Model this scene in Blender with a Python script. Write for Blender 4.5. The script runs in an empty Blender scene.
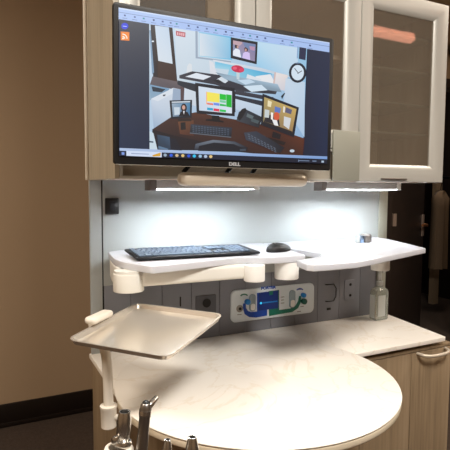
import bpy, bmesh, math, random
from mathutils import Vector, Matrix
random.seed(7)
COL = bpy.context.scene.collection
H = 1.336            # camera height above the floor; everything is laid out relative to the eye and lifted at the end
FLOOR = -H
WP = {}              # world position of each object

# ------------------------------------------------------------------ materials
def s2l(c):
    return tuple((x/12.92 if x <= .04045 else ((x+.055)/1.055)**2.4) for x in c)
def rgb(r, g, b): return s2l((r/255, g/255, b/255)) + (1,)
def mat(name, col, rough=.5, metal=0, spec=.5, bump=None, var=None, coat=0, trans=0, ior=1.45, emit=None, es=0, sss=0):
    m = bpy.data.materials.new(name); m.use_nodes = True
    nt = m.node_tree; p = nt.nodes['Principled BSDF']
    p.inputs['Base Color'].default_value = col; p.inputs['Roughness'].default_value = rough
    p.inputs['Metallic'].default_value = metal; p.inputs['Specular IOR Level'].default_value = spec
    p.inputs['Coat Weight'].default_value = coat; p.inputs['Transmission Weight'].default_value = trans
    p.inputs['IOR'].default_value = ior
    if sss: p.inputs['Subsurface Weight'].default_value = sss; p.inputs['Subsurface Scale'].default_value = .02
    if emit: p.inputs['Emission Color'].default_value = emit; p.inputs['Emission Strength'].default_value = es
    tc = nt.nodes.new('ShaderNodeTexCoord')
    if var:      # (scale, amount)
        n = nt.nodes.new('ShaderNodeTexNoise'); n.inputs['Scale'].default_value = var[0]; n.inputs['Detail'].default_value = 4
        nt.links.new(tc.outputs['Object'], n.inputs['Vector'])
        mx = nt.nodes.new('ShaderNodeMix'); mx.data_type = 'RGBA'
        mx.inputs[6].default_value = tuple(c*(1-var[1]) for c in col[:3])+(1,)
        mx.inputs[7].default_value = tuple(min(1, c*(1+var[1])) for c in col[:3])+(1,)
        nt.links.new(n.outputs['Fac'], mx.inputs[0]); nt.links.new(mx.outputs[2], p.inputs['Base Color'])
    if bump:     # (scale, strength)
        n = nt.nodes.new('ShaderNodeTexNoise'); n.inputs['Scale'].default_value = bump[0]; n.inputs['Detail'].default_value = 3
        nt.links.new(tc.outputs['Object'], n.inputs['Vector'])
        b = nt.nodes.new('ShaderNodeBump'); b.inputs['Strength'].default_value = bump[1]; b.inputs['Distance'].default_value = .002
        nt.links.new(n.outputs['Fac'], b.inputs['Height']); nt.links.new(b.outputs['Normal'], p.inputs['Normal'])
    return m
def wood(name, c1, c2, c3, sx=1.0, rough=.45):
    m = bpy.data.materials.new(name); m.use_nodes = True; nt = m.node_tree; p = nt.nodes['Principled BSDF']
    p.inputs['Roughness'].default_value = rough
    tc = nt.nodes.new('ShaderNodeTexCoord'); mp = nt.nodes.new('ShaderNodeMapping')
    mp.inputs['Scale'].default_value = (sx, sx, .045*sx)
    nt.links.new(tc.outputs['Object'], mp.inputs['Vector'])
    n1 = nt.nodes.new('ShaderNodeTexNoise'); n1.inputs['Scale'].default_value = 22; n1.inputs['Detail'].default_value = 6; n1.inputs['Distortion'].default_value = .6
    n2 = nt.nodes.new('ShaderNodeTexNoise'); n2.inputs['Scale'].default_value = 130; n2.inputs['Detail'].default_value = 5
    nt.links.new(mp.outputs[0], n1.inputs['Vector']); nt.links.new(mp.outputs[0], n2.inputs['Vector'])
    r = nt.nodes.new('ShaderNodeValToRGB'); e = r.color_ramp.elements
    e[0].position = .3; e[0].color = c1; e[1].position = .7; e[1].color = c3
    k = r.color_ramp.elements.new(.5); k.color = c2
    mth = nt.nodes.new('ShaderNodeMath'); mth.operation = 'MULTIPLY_ADD'; mth.inputs[1].default_value = .45
    ml = nt.nodes.new('ShaderNodeMath'); ml.operation = 'MULTIPLY'; ml.inputs[1].default_value = .55
    nt.links.new(n1.outputs['Fac'], ml.inputs[0]); nt.links.new(n2.outputs['Fac'], mth.inputs[0]); nt.links.new(ml.outputs[0], mth.inputs[2])
    nt.links.new(mth.outputs[0], r.inputs[0]); nt.links.new(r.outputs[0], p.inputs['Base Color'])
    return m
def quartz(name):
    m = bpy.data.materials.new(name); m.use_nodes = True; nt = m.node_tree; p = nt.nodes['Principled BSDF']
    p.inputs['Roughness'].default_value = .28
    tc = nt.nodes.new('ShaderNodeTexCoord')
    n = nt.nodes.new('ShaderNodeTexNoise'); n.inputs['Scale'].default_value = 4; n.inputs['Detail'].default_value = 9; n.inputs['Distortion'].default_value = 1.6
    nt.links.new(tc.outputs['Object'], n.inputs['Vector'])
    r = nt.nodes.new('ShaderNodeValToRGB'); e = r.color_ramp.elements
    e[0].position = .0; e[0].color = rgb(242, 234, 222); e[1].position = 1; e[1].color = rgb(244, 240, 232)
    a = e.new(.48); a.color = rgb(244, 239, 231); b = e.new(.5); b.color = rgb(234, 226, 213); c = e.new(.52); c.color = rgb(244, 239, 231)
    nt.links.new(n.outputs['Fac'], r.inputs[0]); nt.links.new(r.outputs[0], p.inputs['Base Color'])
    return m
def pane_glass(name, tint, rough=.04, haze=None):
    m = bpy.data.materials.new(name); m.use_nodes = True; nt = m.node_tree
    nt.nodes.remove(nt.nodes['Principled BSDF']); out = nt.nodes['Material Output']
    t = nt.nodes.new('ShaderNodeBsdfTransparent'); t.inputs[0].default_value = tint
    g = nt.nodes.new('ShaderNodeBsdfGlossy'); g.inputs['Roughness'].default_value = rough; g.inputs[0].default_value = (.9, .9, .9, 1)
    lw = nt.nodes.new('ShaderNodeLayerWeight'); pw = nt.nodes.new('ShaderNodeMath'); pw.operation = 'POWER'; pw.inputs[1].default_value = 4
    f = nt.nodes.new('ShaderNodeMath'); f.operation = 'MULTIPLY_ADD'; f.inputs[1].default_value = .6; f.inputs[2].default_value = .045
    nt.links.new(lw.outputs['Facing'], pw.inputs[0]); nt.links.new(pw.outputs[0], f.inputs[0])
    x = nt.nodes.new('ShaderNodeMixShader')
    if haze:
        d = nt.nodes.new('ShaderNodeBsdfDiffuse'); d.inputs[0].default_value = haze[1]; y = nt.nodes.new('ShaderNodeMixShader'); y.inputs[0].default_value = haze[0]
        nt.links.new(t.outputs[0], y.inputs[1]); nt.links.new(d.outputs[0], y.inputs[2]); t = y
    nt.links.new(f.outputs[0], x.inputs[0]); nt.links.new(t.outputs[0], x.inputs[1]); nt.links.new(g.outputs[0], x.inputs[2])
    nt.links.new(x.outputs[0], out.inputs[0])
    return m
def picture(name, strength):
    m = bpy.data.materials.new(name); m.use_nodes = True; nt = m.node_tree; p = nt.nodes['Principled BSDF']
    a = nt.nodes.new('ShaderNodeVertexColor'); a.layer_name = 'Col'
    p.inputs['Base Color'].default_value = (.01, .01, .01, 1); p.inputs['Roughness'].default_value = .35
    nt.links.new(a.outputs[0], p.inputs['Emission Color']); p.inputs['Emission Strength'].default_value = strength
    return m

M = dict(
 wood=wood('elm_laminate', rgb(150,140,123), rgb(172,162,143), rgb(189,179,160)),
 wood_low=wood('elm_laminate_doors', rgb(114,97,76), rgb(145,125,99), rgb(164,144,118), .8),
 alu=mat('satin_aluminium_paint', rgb(188,186,179), .38, .2),
 strip=mat('pale_edge_strip', rgb(236,228,214), .5),
 alu_bright=mat('bright_aluminium', rgb(214,210,200), .3, .7),
 champagne=mat('champagne_metal', rgb(212,200,182), .33, .25),
 plate=mat('grey_green_metal', rgb(160,160,148), .45, .2),
 recess=mat('recess_grey', rgb(168,160,146), .6),
 panel=mat('light_grey_panel', rgb(168,173,173), .42, var=(3, .02)),
 slat=mat('slate_grey_laminate', rgb(128,131,140), .45, var=(5, .05)),
 gapm=mat('shadow_gap', rgb(28,28,30), .7),
 black=mat('black_plastic', rgb(22,22,24), .35),
 bezel=mat('monitor_bezel', rgb(16,16,18), .5),
 keyc=mat('dark_keycaps', rgb(84,100,120), .45),
 keyb=mat('keyboard_deck', rgb(12,15,22), .6),
 acrylic=mat('white_acrylic', rgb(208,211,220), .25),
 cream=mat('cream_plastic', rgb(226,224,217), .38),
 white=mat('white_plastic', rgb(240,240,238), .35),
 quartz=quartz('white_quartz'),
 edge=mat('quartz_edge', rgb(216,203,180), .4, var=(30, .08)),
 wall=mat('beige_paint', rgb(176,152,124), .8, bump=(160, .12), var=(1.2, .03)),
 ceil=mat('ceiling_paint', rgb(214,200,178), .9),
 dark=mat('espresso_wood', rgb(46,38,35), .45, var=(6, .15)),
 darkbase=mat('espresso_base', rgb(26,19,16), .4),
 carpet=mat('brown_carpet', rgb(74,62,54), 1, bump=(420, .9), var=(90, .45)),
 steel=mat('brushed_steel', rgb(196,192,186), .26, 1),
 steel_dark=mat('steel_dull', rgb(150,146,142), .34, 1),
 traym=mat('polished_tray_steel', rgb(222,215,204), .2, .65),
 chrome=mat('chrome', rgb(225,225,228), .08, 1),
 chrome_blue=mat('blue_sheen_metal', rgb(150,175,205), .2, .8),
 led=mat('led_diffuser', rgb(255,255,255), .5, emit=(.92,.97,1,1), es=130),
 ledhouse=mat('led_housing', rgb(190,192,194), .4),
 ledcap=mat('led_end_cap', rgb(110,106,104), .4),
 glass=pane_glass('cabinet_glass', (.85, .83, .8, 1), .03, (.22, rgb(158,144,128))),
 shelfglass=pane_glass('shelf_glass', (.86, .9, .87, 1), .05, (.25, rgb(190,200,192))),
 inner=mat('cabinet_interior', rgb(216,202,184), .6),
 innerdark=mat('cabinet_stock_dark', rgb(60,52,46), .6),
 bluebox=mat('blue_box_card', rgb(44,88,124), .6),
 beigebox=mat('pale_card', rgb(222,212,196), .7),
 blue=mat('royal_blue_print', rgb(18,70,168), .4),
 navy=mat('navy_print', rgb(10,46,122), .35),
 skyblue=mat('blue_knob', rgb(30,130,210), .35),
 green=mat('green_print', rgb(12,110,90), .4),
 darkgreen=mat('dark_green_knob', rgb(14,78,66), .35),
 fpanel=mat('white_faceplate', rgb(222,232,238), .35),
 tube=mat('clear_gauge', rgb(150,168,178), .2),
 cyan=mat('cyan_lamp', rgb(60,190,240), .4, emit=rgb(60,190,240), es=.8),
 gel=mat('clear_gel_bottle', rgb(225,232,226), .08, trans=.75, ior=1.33),
 pump=mat('clear_pump', rgb(226,230,230), .2, trans=.4),
 label=mat('bottle_label', rgb(200,206,204), .5),
 blackm=mat('black_metal', rgb(14,14,15), .4, .4),
 hinge=mat('bronze_hinge', rgb(176,160,150), .4, .5),
 brass=mat('warm_brass', rgb(214,150,104), .3, .9),
 coat=mat('beige_cloth', rgb(150,128,104), .9, bump=(60, .5)),
 pink=mat('dusty_pink_cloth', rgb(196,160,140), .9),
 darkcloth=mat('charcoal_cloth', rgb(30,28,28), .95),
 lampwarm=mat('orange_tube_glow', rgb(255,140,90), .5, emit=(1, .42, .28, 1), es=7),
 lamp=mat('ceiling_lamp_glow', rgb(255,240,220), .5, emit=(1, .85, .66, 1), es=3),
 screen=picture('screen_picture', 1.0),
 bone=mat('bone_plastic', rgb(226,219,207), .4),
 hole=mat('bore_black', rgb(6,6,6), .6),
 txt=mat('silver_print', rgb(190,194,200), .35, .4),
)

# ------------------------------------------------------------------ mesh helpers
class MB:
    def __init__(s): s.bm = bmesh.new(); s.mi = 0
    def _new(s, f0):
        s.bm.faces.ensure_lookup_table()
        for f in s.bm.faces[f0:]: f.material_index = s.mi
    def box(s, x0, x1, y0, y1, z0, z1, bev=0, seg=2, rot=None):
        t = bmesh.new(); bmesh.ops.create_cube(t, size=1)
        c = Vector(((x0+x1)/2, (y0+y1)/2, (z0+z1)/2)); d = Vector((abs(x1-x0), abs(y1-y0), abs(z1-z0)))
        for v in t.verts: v.co = Vector((v.co.x*d.x, v.co.y*d.y, v.co.z*d.z))
        if bev: bmesh.ops.bevel(t, geom=list(t.edges), offset=min(bev, min(d)*.49), segments=seg, profile=.5, affect='EDGES')
        for v in t.verts: v.co = c + (rot @ v.co if rot else v.co)
        s.merge(t); return s
    def merge(s, t):
        f0 = len(s.bm.faces); me = bpy.data.meshes.new('tmp'); t.to_mesh(me); s.bm.from_mesh(me); bpy.data.meshes.remove(me); t.free(); s._new(f0)
    def cyl(s, a, b, r0, r1=None, n=32, bev=0, caps=True):
        r1 = r0 if r1 is None else r1
        a, b = Vector(a), Vector(b); d = b-a; t = bmesh.new()
        bmesh.ops.create_cone(t, cap_ends=caps, segments=n, radius1=r0, radius2=r1, depth=d.length)
        if bev: bmesh.ops.bevel(t, geom=[e for e in t.edges if abs(e.verts[0].co.z-e.verts[1].co.z) < 1e-6], offset=bev, segments=3, profile=.5, affect='EDGES')
        q = d.to_track_quat('Z', 'Y').to_matrix()
        for v in t.verts: v.co = (a+b)/2 + q @ v.co
        s.merge(t); return s
    def lathe(s, prof, a, axis=(0, 0, 1), n=32):
        a = Vector(a); q = Vector(axis).normalized().to_track_quat('Z', 'Y').to_matrix(); t = bmesh.new(); rings = []
        for r, h in prof:
            rings.append([t.verts.new(a + q @ Vector((r*math.cos(k*2*math.pi/n), r*math.sin(k*2*math.pi/n), h))) for k in range(n)])
        for A, B in zip(rings, rings[1:]):
            for k in range(n): t.faces.new((A[k], A[(k+1) % n], B[(k+1) % n], B[k]))
        t.faces.new(list(reversed(rings[0]))); t.faces.new(rings[-1])
        s.merge(t); return s
    def tube(s, pts, r, n=16, smooth=3):
        P = [Vector(p) for p in pts]
        for _ in range(smooth):       # Chaikin rounding of the bends
            Q = [P[0]]
            for u, v in zip(P, P[1:]): Q += [u*.75+v*.25, u*.25+v*.75]
            Q.append(P[-1]); P = Q
        t = bmesh.new(); rings = []; up = None
        for i, p in enumerate(P):
            d = (P[min(i+1, len(P)-1)]-P[max(i-1, 0)]).normalized()
            if up is None: up = d.orthogonal().normalized()
            up = (up - d*up.dot(d)).normalized(); sd = d.cross(up)
            rr = r[0]+(r[1]-r[0])*i/(len(P)-1) if isinstance(r, tuple) else r
            rings.append([t.verts.new(p + rr*(math.cos(k*2*math.pi/n)*up+math.sin(k*2*math.pi/n)*sd)) for k in range(n)])
        for A, B in zip(rings, rings[1:]):
            for k in range(n): t.faces.new((A[k], A[(k+1) % n], B[(k+1) % n], B[k]))
        t.faces.new(list(reversed(rings[0]))); t.faces.new(rings[-1]); s.merge(t); return s
    def slab(s, outline, z0, z1, bev=0, seg=3):
        t = bmesh.new(); f = t.faces.new([t.verts.new((x, y, z0)) for x, y in outline])
        e = bmesh.ops.extrude_face_region(t, geom=[f])
        for v in [g for g in e['geom'] if isinstance(g, bmesh.types.BMVert)]: v.co.z = z1
        bmesh.ops.recalc_face_normals(t, faces=t.faces)
        if bev:
            bmesh.ops.bevel(t, geom=[e for e in t.edges if abs(e.verts[0].co.z-e.verts[1].co.z) < 1e-6], offset=bev, segments=seg, profile=.5, affect='EDGES')
        s.merge(t); return s
    def plate(s, outline, y0, y1, bev=0):      # outline in (x, z), extruded in y
        t = bmesh.new(); f = t.faces.new([t.verts.new((x, y0, z)) for x, z in outline])
        e = bmesh.ops.extrude_face_region(t, geom=[f])
        for v in [g for g in e['geom'] if isinstance(g, bmesh.types.BMVert)]: v.co.y = y1
        bmesh.ops.recalc_face_normals(t, faces=t.faces)
        if bev: bmesh.ops.bevel(t, geom=[e for e in t.edges if abs(e.verts[0].co.y-e.verts[1].co.y) < 1e-6 and e.verts[0].co.y < max(y0, y1)-1e-6], offset=bev, segments=2, profile=.5, affect='EDGES')
        s.merge(t); return s
    def frame(s, x0, x1, z0, z1, prof):        # prof: (inset, y) pairs walked round the rectangle, mitred
        t = bmesh.new(); rings = []
        for i, y in prof: rings.append([t.verts.new(p) for p in ((x0+i, y, z0+i), (x1-i, y, z0+i), (x1-i, y, z1-i), (x0+i, y, z1-i))])
        rings.append(rings[0])
        for A, B in zip(rings, rings[1:]):
            for k in range(4): t.faces.new((A[k], A[(k+1) % 4], B[(k+1) % 4], B[k]))
        bmesh.ops.recalc_face_normals(t, faces=t.faces); s.merge(t); return s
    def build(s, name, mats, parent=None, smooth=35):
        mats = mats if isinstance(mats, (list, tuple)) else [mats]
        me = bpy.data.meshes.new(name); 
        xs = [v.co.copy() for v in s.bm.verts]
        lo = Vector((min(v.x for v in xs), min(v.y for v in xs), min(v.z for v in xs))); hi = Vector((max(v.x for v in xs), max(v.y for v in xs), max(v.z for v in xs)))
        c = Vector(((lo.x+hi.x)/2, (lo.y+hi.y)/2, lo.z))
        for v in s.bm.verts: v.co -= c
        s.bm.to_mesh(me); s.bm.free()
        for m in mats: me.materials.append(m)
        for p in me.polygons: p.use_smooth = True
        me.set_sharp_from_angle(angle=math.radians(smooth))
        o = bpy.data.objects.new(name, me); COL.objects.link(o); WP[o.name] = c
        o.parent = parent; o.location = c - (WP[parent.name] if parent else Vector())
        return o
def tag(o, label, cat, group=None):
    o['label'] = label; o['category'] = cat
    if group: o['group'] = group
    return o
def thing(name, loc, label, cat, group=None):
    o = bpy.data.objects.new(name, None); COL.objects.link(o); o.empty_display_size = .05
    o.location = loc; WP[o.name] = Vector(loc); return tag(o, label, cat, group)
def struct(o): o['kind'] = 'structure'; return o
def text(s, size, loc, rot, name, m, parent, ext=.0004, w=1, bold=0):
    cu = bpy.data.curves.new('t', 'FONT'); cu.body = s; cu.size = size; cu.extrude = ext; cu.align_x = 'CENTER'; cu.align_y = 'CENTER'; cu.offset = bold
    to = bpy.data.objects.new('t', cu); COL.objects.link(to); bpy.context.view_layer.update()
    me = bpy.data.meshes.new_from_object(to.evaluated_get(bpy.context.evaluated_depsgraph_get())); bpy.data.objects.remove(to); bpy.data.curves.remove(cu)
    me.transform(Matrix.Diagonal((w, 1, 1, 1))); me.transform(rot.to_4x4()); me.name = name
    me.materials.clear(); me.materials.append(m)
    o = bpy.data.objects.new(name, me); COL.objects.link(o); c = Vector(loc); WP[o.name] = c; o.parent = parent
    o.location = c - (WP[parent.name] if parent else Vector()); return o
UP = Matrix.Rotation(math.pi/2, 3, 'X')      # text upright, facing -Y
def box(*a, **k): return MB().box(*a, **k)
def ell(cx, cz, rx, rz, n=24): return [(cx+rx*math.cos(t*2*math.pi/n), cz+rz*math.sin(t*2*math.pi/n)) for t in range(n)]
def rrect(x0, x1, z0, z1, r, n=5):
    o = []
    for cx, cz, a in ((x1-r, z1-r, 0), (x0+r, z1-r, 90), (x0+r, z0+r, 180), (x1-r, z0+r, 270)):
        for k in range(n+1):
            t = math.radians(a+90*k/n); o.append((cx+r*math.cos(t), cz+r*math.sin(t)))
    return o

# ------------------------------------------------------------------ the room
RX0, RX1, RY0, RY1, CEIL = -2.2, 4.6, -2.4, 2.95, 1.364
struct(box(RX0-.1, RX1+.6, RY0-.1, 4.6, FLOOR-.05, FLOOR).build('floor', M['carpet']))
struct(box(RX0-.1, RX1+.6, RY0-.1, 4.6, CEIL, CEIL+.05).build('ceiling', M['ceil']))
DX0, DX1, DH = 2.955, 3.86, .835          # doorway in the back wall
w = MB(); w.box(RX0-.1, DX0-.07, RY1, RY1+.1, FLOOR, CEIL); w.box(DX1+.07, RX1+.1, RY1, RY1+.1, FLOOR, CEIL); w.box(DX0-.07, DX1+.07, RY1, RY1+.1, DH+.07, CEIL)
struct(w.build('wall_back', M['wall']))
struct(box(RX0-.1, RX0, RY0, RY1, FLOOR, CEIL).build('wall_left', M['wall']))
struct(box(RX1, RX1+.1, RY0, RY1, FLOOR, CEIL).build('wall_right', M['wall']))
struct(box(RX0-.1, RX1+.1, RY0-.1, RY0, FLOOR, CEIL).build('wall_front', M['wall']))
b = MB(); b.box(RX0, DX0-.07, RY1-.014, RY1, FLOOR, -1.205, bev=.004); b.box(RX0, DX0-.07, RY1-.018, RY1, FLOOR, -1.31, bev=.003)
struct(b.build('baseboard_back', M['darkbase']))
# doorway trim and the small dark room behind it
t = MB(); t.box(DX0-.075, DX0, RY1-.02, RY1+.12, FLOOR, DH+.075, bev=.004); t.box(DX1, DX1+.075, RY1-.02, RY1+.12, FLOOR, DH+.075, bev=.004); t.box(DX0, DX1, RY1-.02, RY1+.12, DH, DH+.075, bev=.004)
struct(t.build('trim_1', M['dark']))
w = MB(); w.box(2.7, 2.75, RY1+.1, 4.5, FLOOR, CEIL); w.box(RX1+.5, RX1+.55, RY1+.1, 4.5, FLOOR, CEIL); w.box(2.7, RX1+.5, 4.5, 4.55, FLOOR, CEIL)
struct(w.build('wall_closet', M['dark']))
# partition the cabinet stands against
struct(box(.302, 1.385, 1.422, 1.475, FLOOR, CEIL).build('wall_partition', M['wall']))
struct(box(.2785, .2868, 1.4215, 1.4315, .019, CEIL, bev=.002).build('trim_2', M['strip']))

# door leaf, hinged left and pushed open into the dark room
th = math.radians(23); dv = Vector((math.cos(th), math.sin(th), 0)); nv = Vector((-math.sin(th), math.cos(th), 0)); hp = Vector((DX0+.045, RY1+.05, 0))
R3 = Matrix.Rotation(th, 3, 'Z')
def leafbox(mb, u0, u1, v0, v1, z0, z1, bev=0):
    c = hp + dv*(u0+u1)/2 + nv*(v0+v1)/2; c.z = (z0+z1)/2
    mb.box(c.x-(u1-u0)/2, c.x+(u1-u0)/2, c.y-(v1-v0)/2, c.y+(v1-v0)/2, z0, z1, bev=bev, rot=R3)
dm = MB(); leafbox(dm, 0, .80, 0, .04, FLOOR+.01, DH-.01, .003)
door = struct(dm.build('door_1', M['dark']))
dm = MB(); leafbox(dm, .735, .795, -.008, 0, -.44, -.24, .003); dm.build('handle_plate', M['hinge'], door)
dm = MB(); a = hp+dv*.765+nv*-.008; a.z = -.335; bq = hp+dv*.765+nv*-.055; bq.z = -.335; cq = hp+dv*.60+nv*-.058; cq.z = -.328
dm.tube([a, bq, cq], .012, n=12); dm.build('door_handle', M['brass'], door)
for zc in (-.25, .62, -1.1):
    dm = MB(); a = hp + nv*-.012 + dv*-.004; dm.cyl((a.x, a.y, zc-.052), (a.x, a.y, zc+.052), .008, n=12)
    dm.box(a.x-.04, a.x-.004, RY1-.024, RY1-.019, zc-.05, zc+.05); leafbox(dm, .004, .042, -.004, 0, zc-.05, zc+.05); dm.build('hinge', M['hinge'], door)
# things hanging in the dark room
struct(box(4.70, 4.79, 4.0, 4.06, FLOOR, CEIL).build('trim_3', M['wall']))
rl = tag(MB().cyl((3.3, 3.75, .12), (5.09, 3.75, .12), .015).build('clothes_rail', M['blackm']), 'dark clothes rail in the dim room behind the open door', 'rail')
def garment(name, x, y, z0, z1, w0, w1, m, label, cat):
    r = thing(name, (x, y, z0), label, cat)
    g = MB(); t = bmesh.new(); n = 28; rings = []
    prof = [(0, w1*1.02), (.25, w1), (.55, w1*.94), (.8, w1*.97), (.90, w1*1.0), (.95, w1*.86), (.985, w1*.5), (1, w1*.2)]
    for f, wd in prof:
        ring = []
        for k in range(n):
            a = k*2*math.pi/n; fold = 1+.38*(1-f*.6)*math.sin(a*7+x*9)
            ring.append(t.verts.new((x+wd/2*math.cos(a), y+w0/2*math.sin(a)*fold*(1 if f < .95 else .6), z0+(z1-z0)*f)))
        rings.append(ring)
    for A, B in zip(rings, rings[1:]):
        for k in range(n): t.faces.new((A[k], A[(k+1) % n], B[(k+1) % n], B[k]))
    t.faces.new(rings[-1]); t.faces.new(list(reversed(rings[0]))); bmesh.ops.recalc_face_normals(t, faces=t.faces); g.merge(t); g.build('cloth', m, r, 60)
    h = MB(); h.tube([(x, y, z1-.02), (x, y, z1+.05), (x+.03, y, .10), (x+.03, y, .138), (x, y, .142), (x-.02, y, .125)], .004, n=8)
    h.tube([(x-w1*.42, y, z1-.045), (x, y, z1+.015), (x+w1*.42, y, z1-.045)], .008, n=8); h.build('hanger', M['blackm'], r)
garment('hanging_coat', 4.47, 3.75, -.86, -.02, .14, .21, M['coat'], 'long beige coat on a black hanger seen past the open dark door', 'coat')
garment('hanging_trousers', 4.86, 3.75, -1.2, -.02, .12, .26, M['darkcloth'], 'dark trousers hanging right of the beige coat', 'trousers')
sp = thing('wall_speaker', (3.70, RY1-.12, 1.09), 'small black box mounted high on the tan wall above the doorway', 'speaker')
box(3.52, 3.90, RY1-.12, RY1-.02, 1.09, 1.20, bev=.02, seg=4).build('body', M['black'], sp); box(3.66, 3.76, RY1-.02, RY1, 1.11, 1.17).build('bracket', M['blackm'], sp)

# the little room also gets an added lamp, out of view
# ceiling lamps
def ceiling_lamp(x, y, wx, wy, label, power, col=(1, .80, .58)):
    r = thing('ceiling_lamp', (x, y, CEIL), label, 'ceiling lamp', 'square ceiling lamp panels')
    f = MB(); t = bmesh.new()
    f.box(x-wx/2-.02, x-wx/2, y-wy/2-.02, y+wy/2+.02, CEIL-.02, CEIL); f.box(x+wx/2, x+wx/2+.02, y-wy/2-.02, y+wy/2+.02, CEIL-.02, CEIL)
    f.box(x-wx/2, x+wx/2, y-wy/2-.02, y-wy/2, CEIL-.02, CEIL); f.box(x-wx/2, x+wx/2, y+wy/2, y+wy/2+.02, CEIL-.02, CEIL); f.build('frame', M['white'], r)
    box(x-wx/2, x+wx/2, y-wy/2, y+wy/2, CEIL-.008, CEIL-.002).build('diffuser', M['lamp'], r)
    L = bpy.data.lights.new('lamp_light', 'AREA'); L.shape = 'RECTANGLE'; L.size = wx; L.size_y = wy; L.energy = power; L.color = col
    lo = bpy.data.objects.new('lamp_light', L); COL.objects.link(lo); lo.location = (x, y, CEIL-.025); lo['kind'] = 'structure'
ceiling_lamp(.55, -.35, .6, .6, 'square ceiling lamp panel above the viewer', 63, (1, .95, .88))
ceiling_lamp(-1.1, .9, .6, .6, 'square ceiling lamp panel on the left of the room', 36, (1, .88, .74))
ceiling_lamp(2.7, .6, .6, .6, 'square ceiling lamp panel on the right of the room', 34, (1, .88, .74))
ceiling_lamp(4.3, 3.5, .3, .3, 'small unseen lamp panel added to light the clothes behind the door', 5, (1, .86, .74))  # added out of view to brighten the hanging clothes

# the glowing warm tube whose reflection shows in the right-hand glass door
tl = thing('tube_lamp', (2.430, -0.200, 0.997), 'glowing orange tube lamp hung from the ceiling behind the viewer, mirrored in the glass door', 'lamp')
MB().tube([(2.235, -0.200, 0.999), (2.625, -0.200, 0.996)], .033, n=20, smooth=0).build('tube', M['lampwarm'], tl)
for e in (0, 1):
    p = Vector([(2.235, -0.200, 0.999), (2.625, -0.200, 0.996)][e]); MB().cyl(p, (p.x, p.y, CEIL), .006, n=8).build('hanger', M['blackm'], tl)

# ------------------------------------------------------------------ upper cabinet
UX0, UX1, UY0, UY1, UZ0, UZ1 = .2865, 1.3545, 1.13, 1.42, .019, .578
cab = thing('upper_cabinet', ((UX0+UX1)/2, UY1, UZ0), 'wood-sided wall cabinet with silver-framed glass doors above the lit back panel', 'cabinet')
DTH = .018; FY = UY0+DTH                    # carcass starts behind the doors
box(UX0, UX0+.0105, UY0+.001, UY1, UZ0, UZ1).build('side_panel', M['wood'], cab); box(UX1-.018, UX1, FY, UY1, UZ0, UZ1).build('side_panel', M['wood'], cab)
c = MB(); c.box(UX0+.011, UX1-.018, FY, UY1, UZ0, UZ0+.014); c.box(UX0+.011, UX1-.018, FY, UY1, UZ1-.018, UZ1); c.box(UX0+.011, UX1-.018, UY1-.01, UY1, UZ0+.014, UZ1-.018)
c.box(.652, .668, FY+.004, UY1-.01, UZ0+.014, UZ1-.018); c.box(.993, 1.007, FY+.004, UY1-.01, UZ0+.014, UZ1-.018)
c.build('carcass', M['inner'], cab)
DO = [(.2980, .6510, .112, UZ1-.002), (.6530, .9990, .112, UZ1-.002), (1.0010, 1.3540, UZ0, UZ1-.002)]
for i, (x0, x1, z0, z1) in enumerate(DO):
    d = MB(); fw = .0535
    d.frame(x0, x1, z0, z1, [(0, FY), (0, UY0+.003), (.002, UY0), (.018, UY0-.001), (fw-.014, UY0+.003), (fw-.003, UY0+.009), (fw, UY0+.012), (fw, FY)])
    dd = d.build('door', M['alu'], cab, 20)
    box(x0+fw-.004, x1-fw+.004, UY0+.012, UY0+.016, z0+fw-.004, z1-fw+.004).build('glass_pane', M['glass'], dd)
    if i == 2:
        box(1.085, 1.188, UY0-.010, UY0-.001, UZ0+.005, UZ0+.012, bev=.003).build('finger_pull', M['steel_dark'], dd)
for zz in (.1735, .2665, .370, .475): box(1.0, 1.336, FY+.03, UY1-.01, zz-.003, zz+.003).build('glass_shelf', M['shelfglass'], cab)
for (x0, x1) in ((.305, .652), (.668, .985)): box(x0, x1, FY+.03, UY1-.01, .372, .384).build('shelf', M['inner'], cab)
# boxes stored inside, seen dimly through the panes
tag(box(.36, .53, 1.17, 1.34, .3845, .53, bev=.003).build('stock_box', M['bluebox']), 'blue box behind the glass of the left upper door', 'box')
tag(box(.535, .615, 1.17, 1.34, .3845, .55, bev=.003).build('stock_carton', M['beigebox']), 'pale upright carton beside the blue box behind glass', 'box')
tag(box(1.04, 1.18, 1.25, 1.35, .033, .07, bev=.004).build('stock_tray', M['innerdark']), 'dark low tray on the floor of the right glass cabinet', 'tray')
# framed service panel below the two short doors
sp = MB(); sp.frame(.2980, .9990, UZ0+.001, .110, [(0, FY), (0, UY0), (.006, UY0), (.006, UY0+.012), (.006, FY)]); sp.build('service_frame', M['alu'], cab)
box(.3040, .91, UY0+.010, FY, UZ0+.0055, .105).build('service_recess', M['recess'], cab)
box(.902, .9985, UY0-.008, UY0-.002, UZ0+.0015, .1625, bev=.0015).build('cover_plate', M['plate'], cab)

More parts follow.
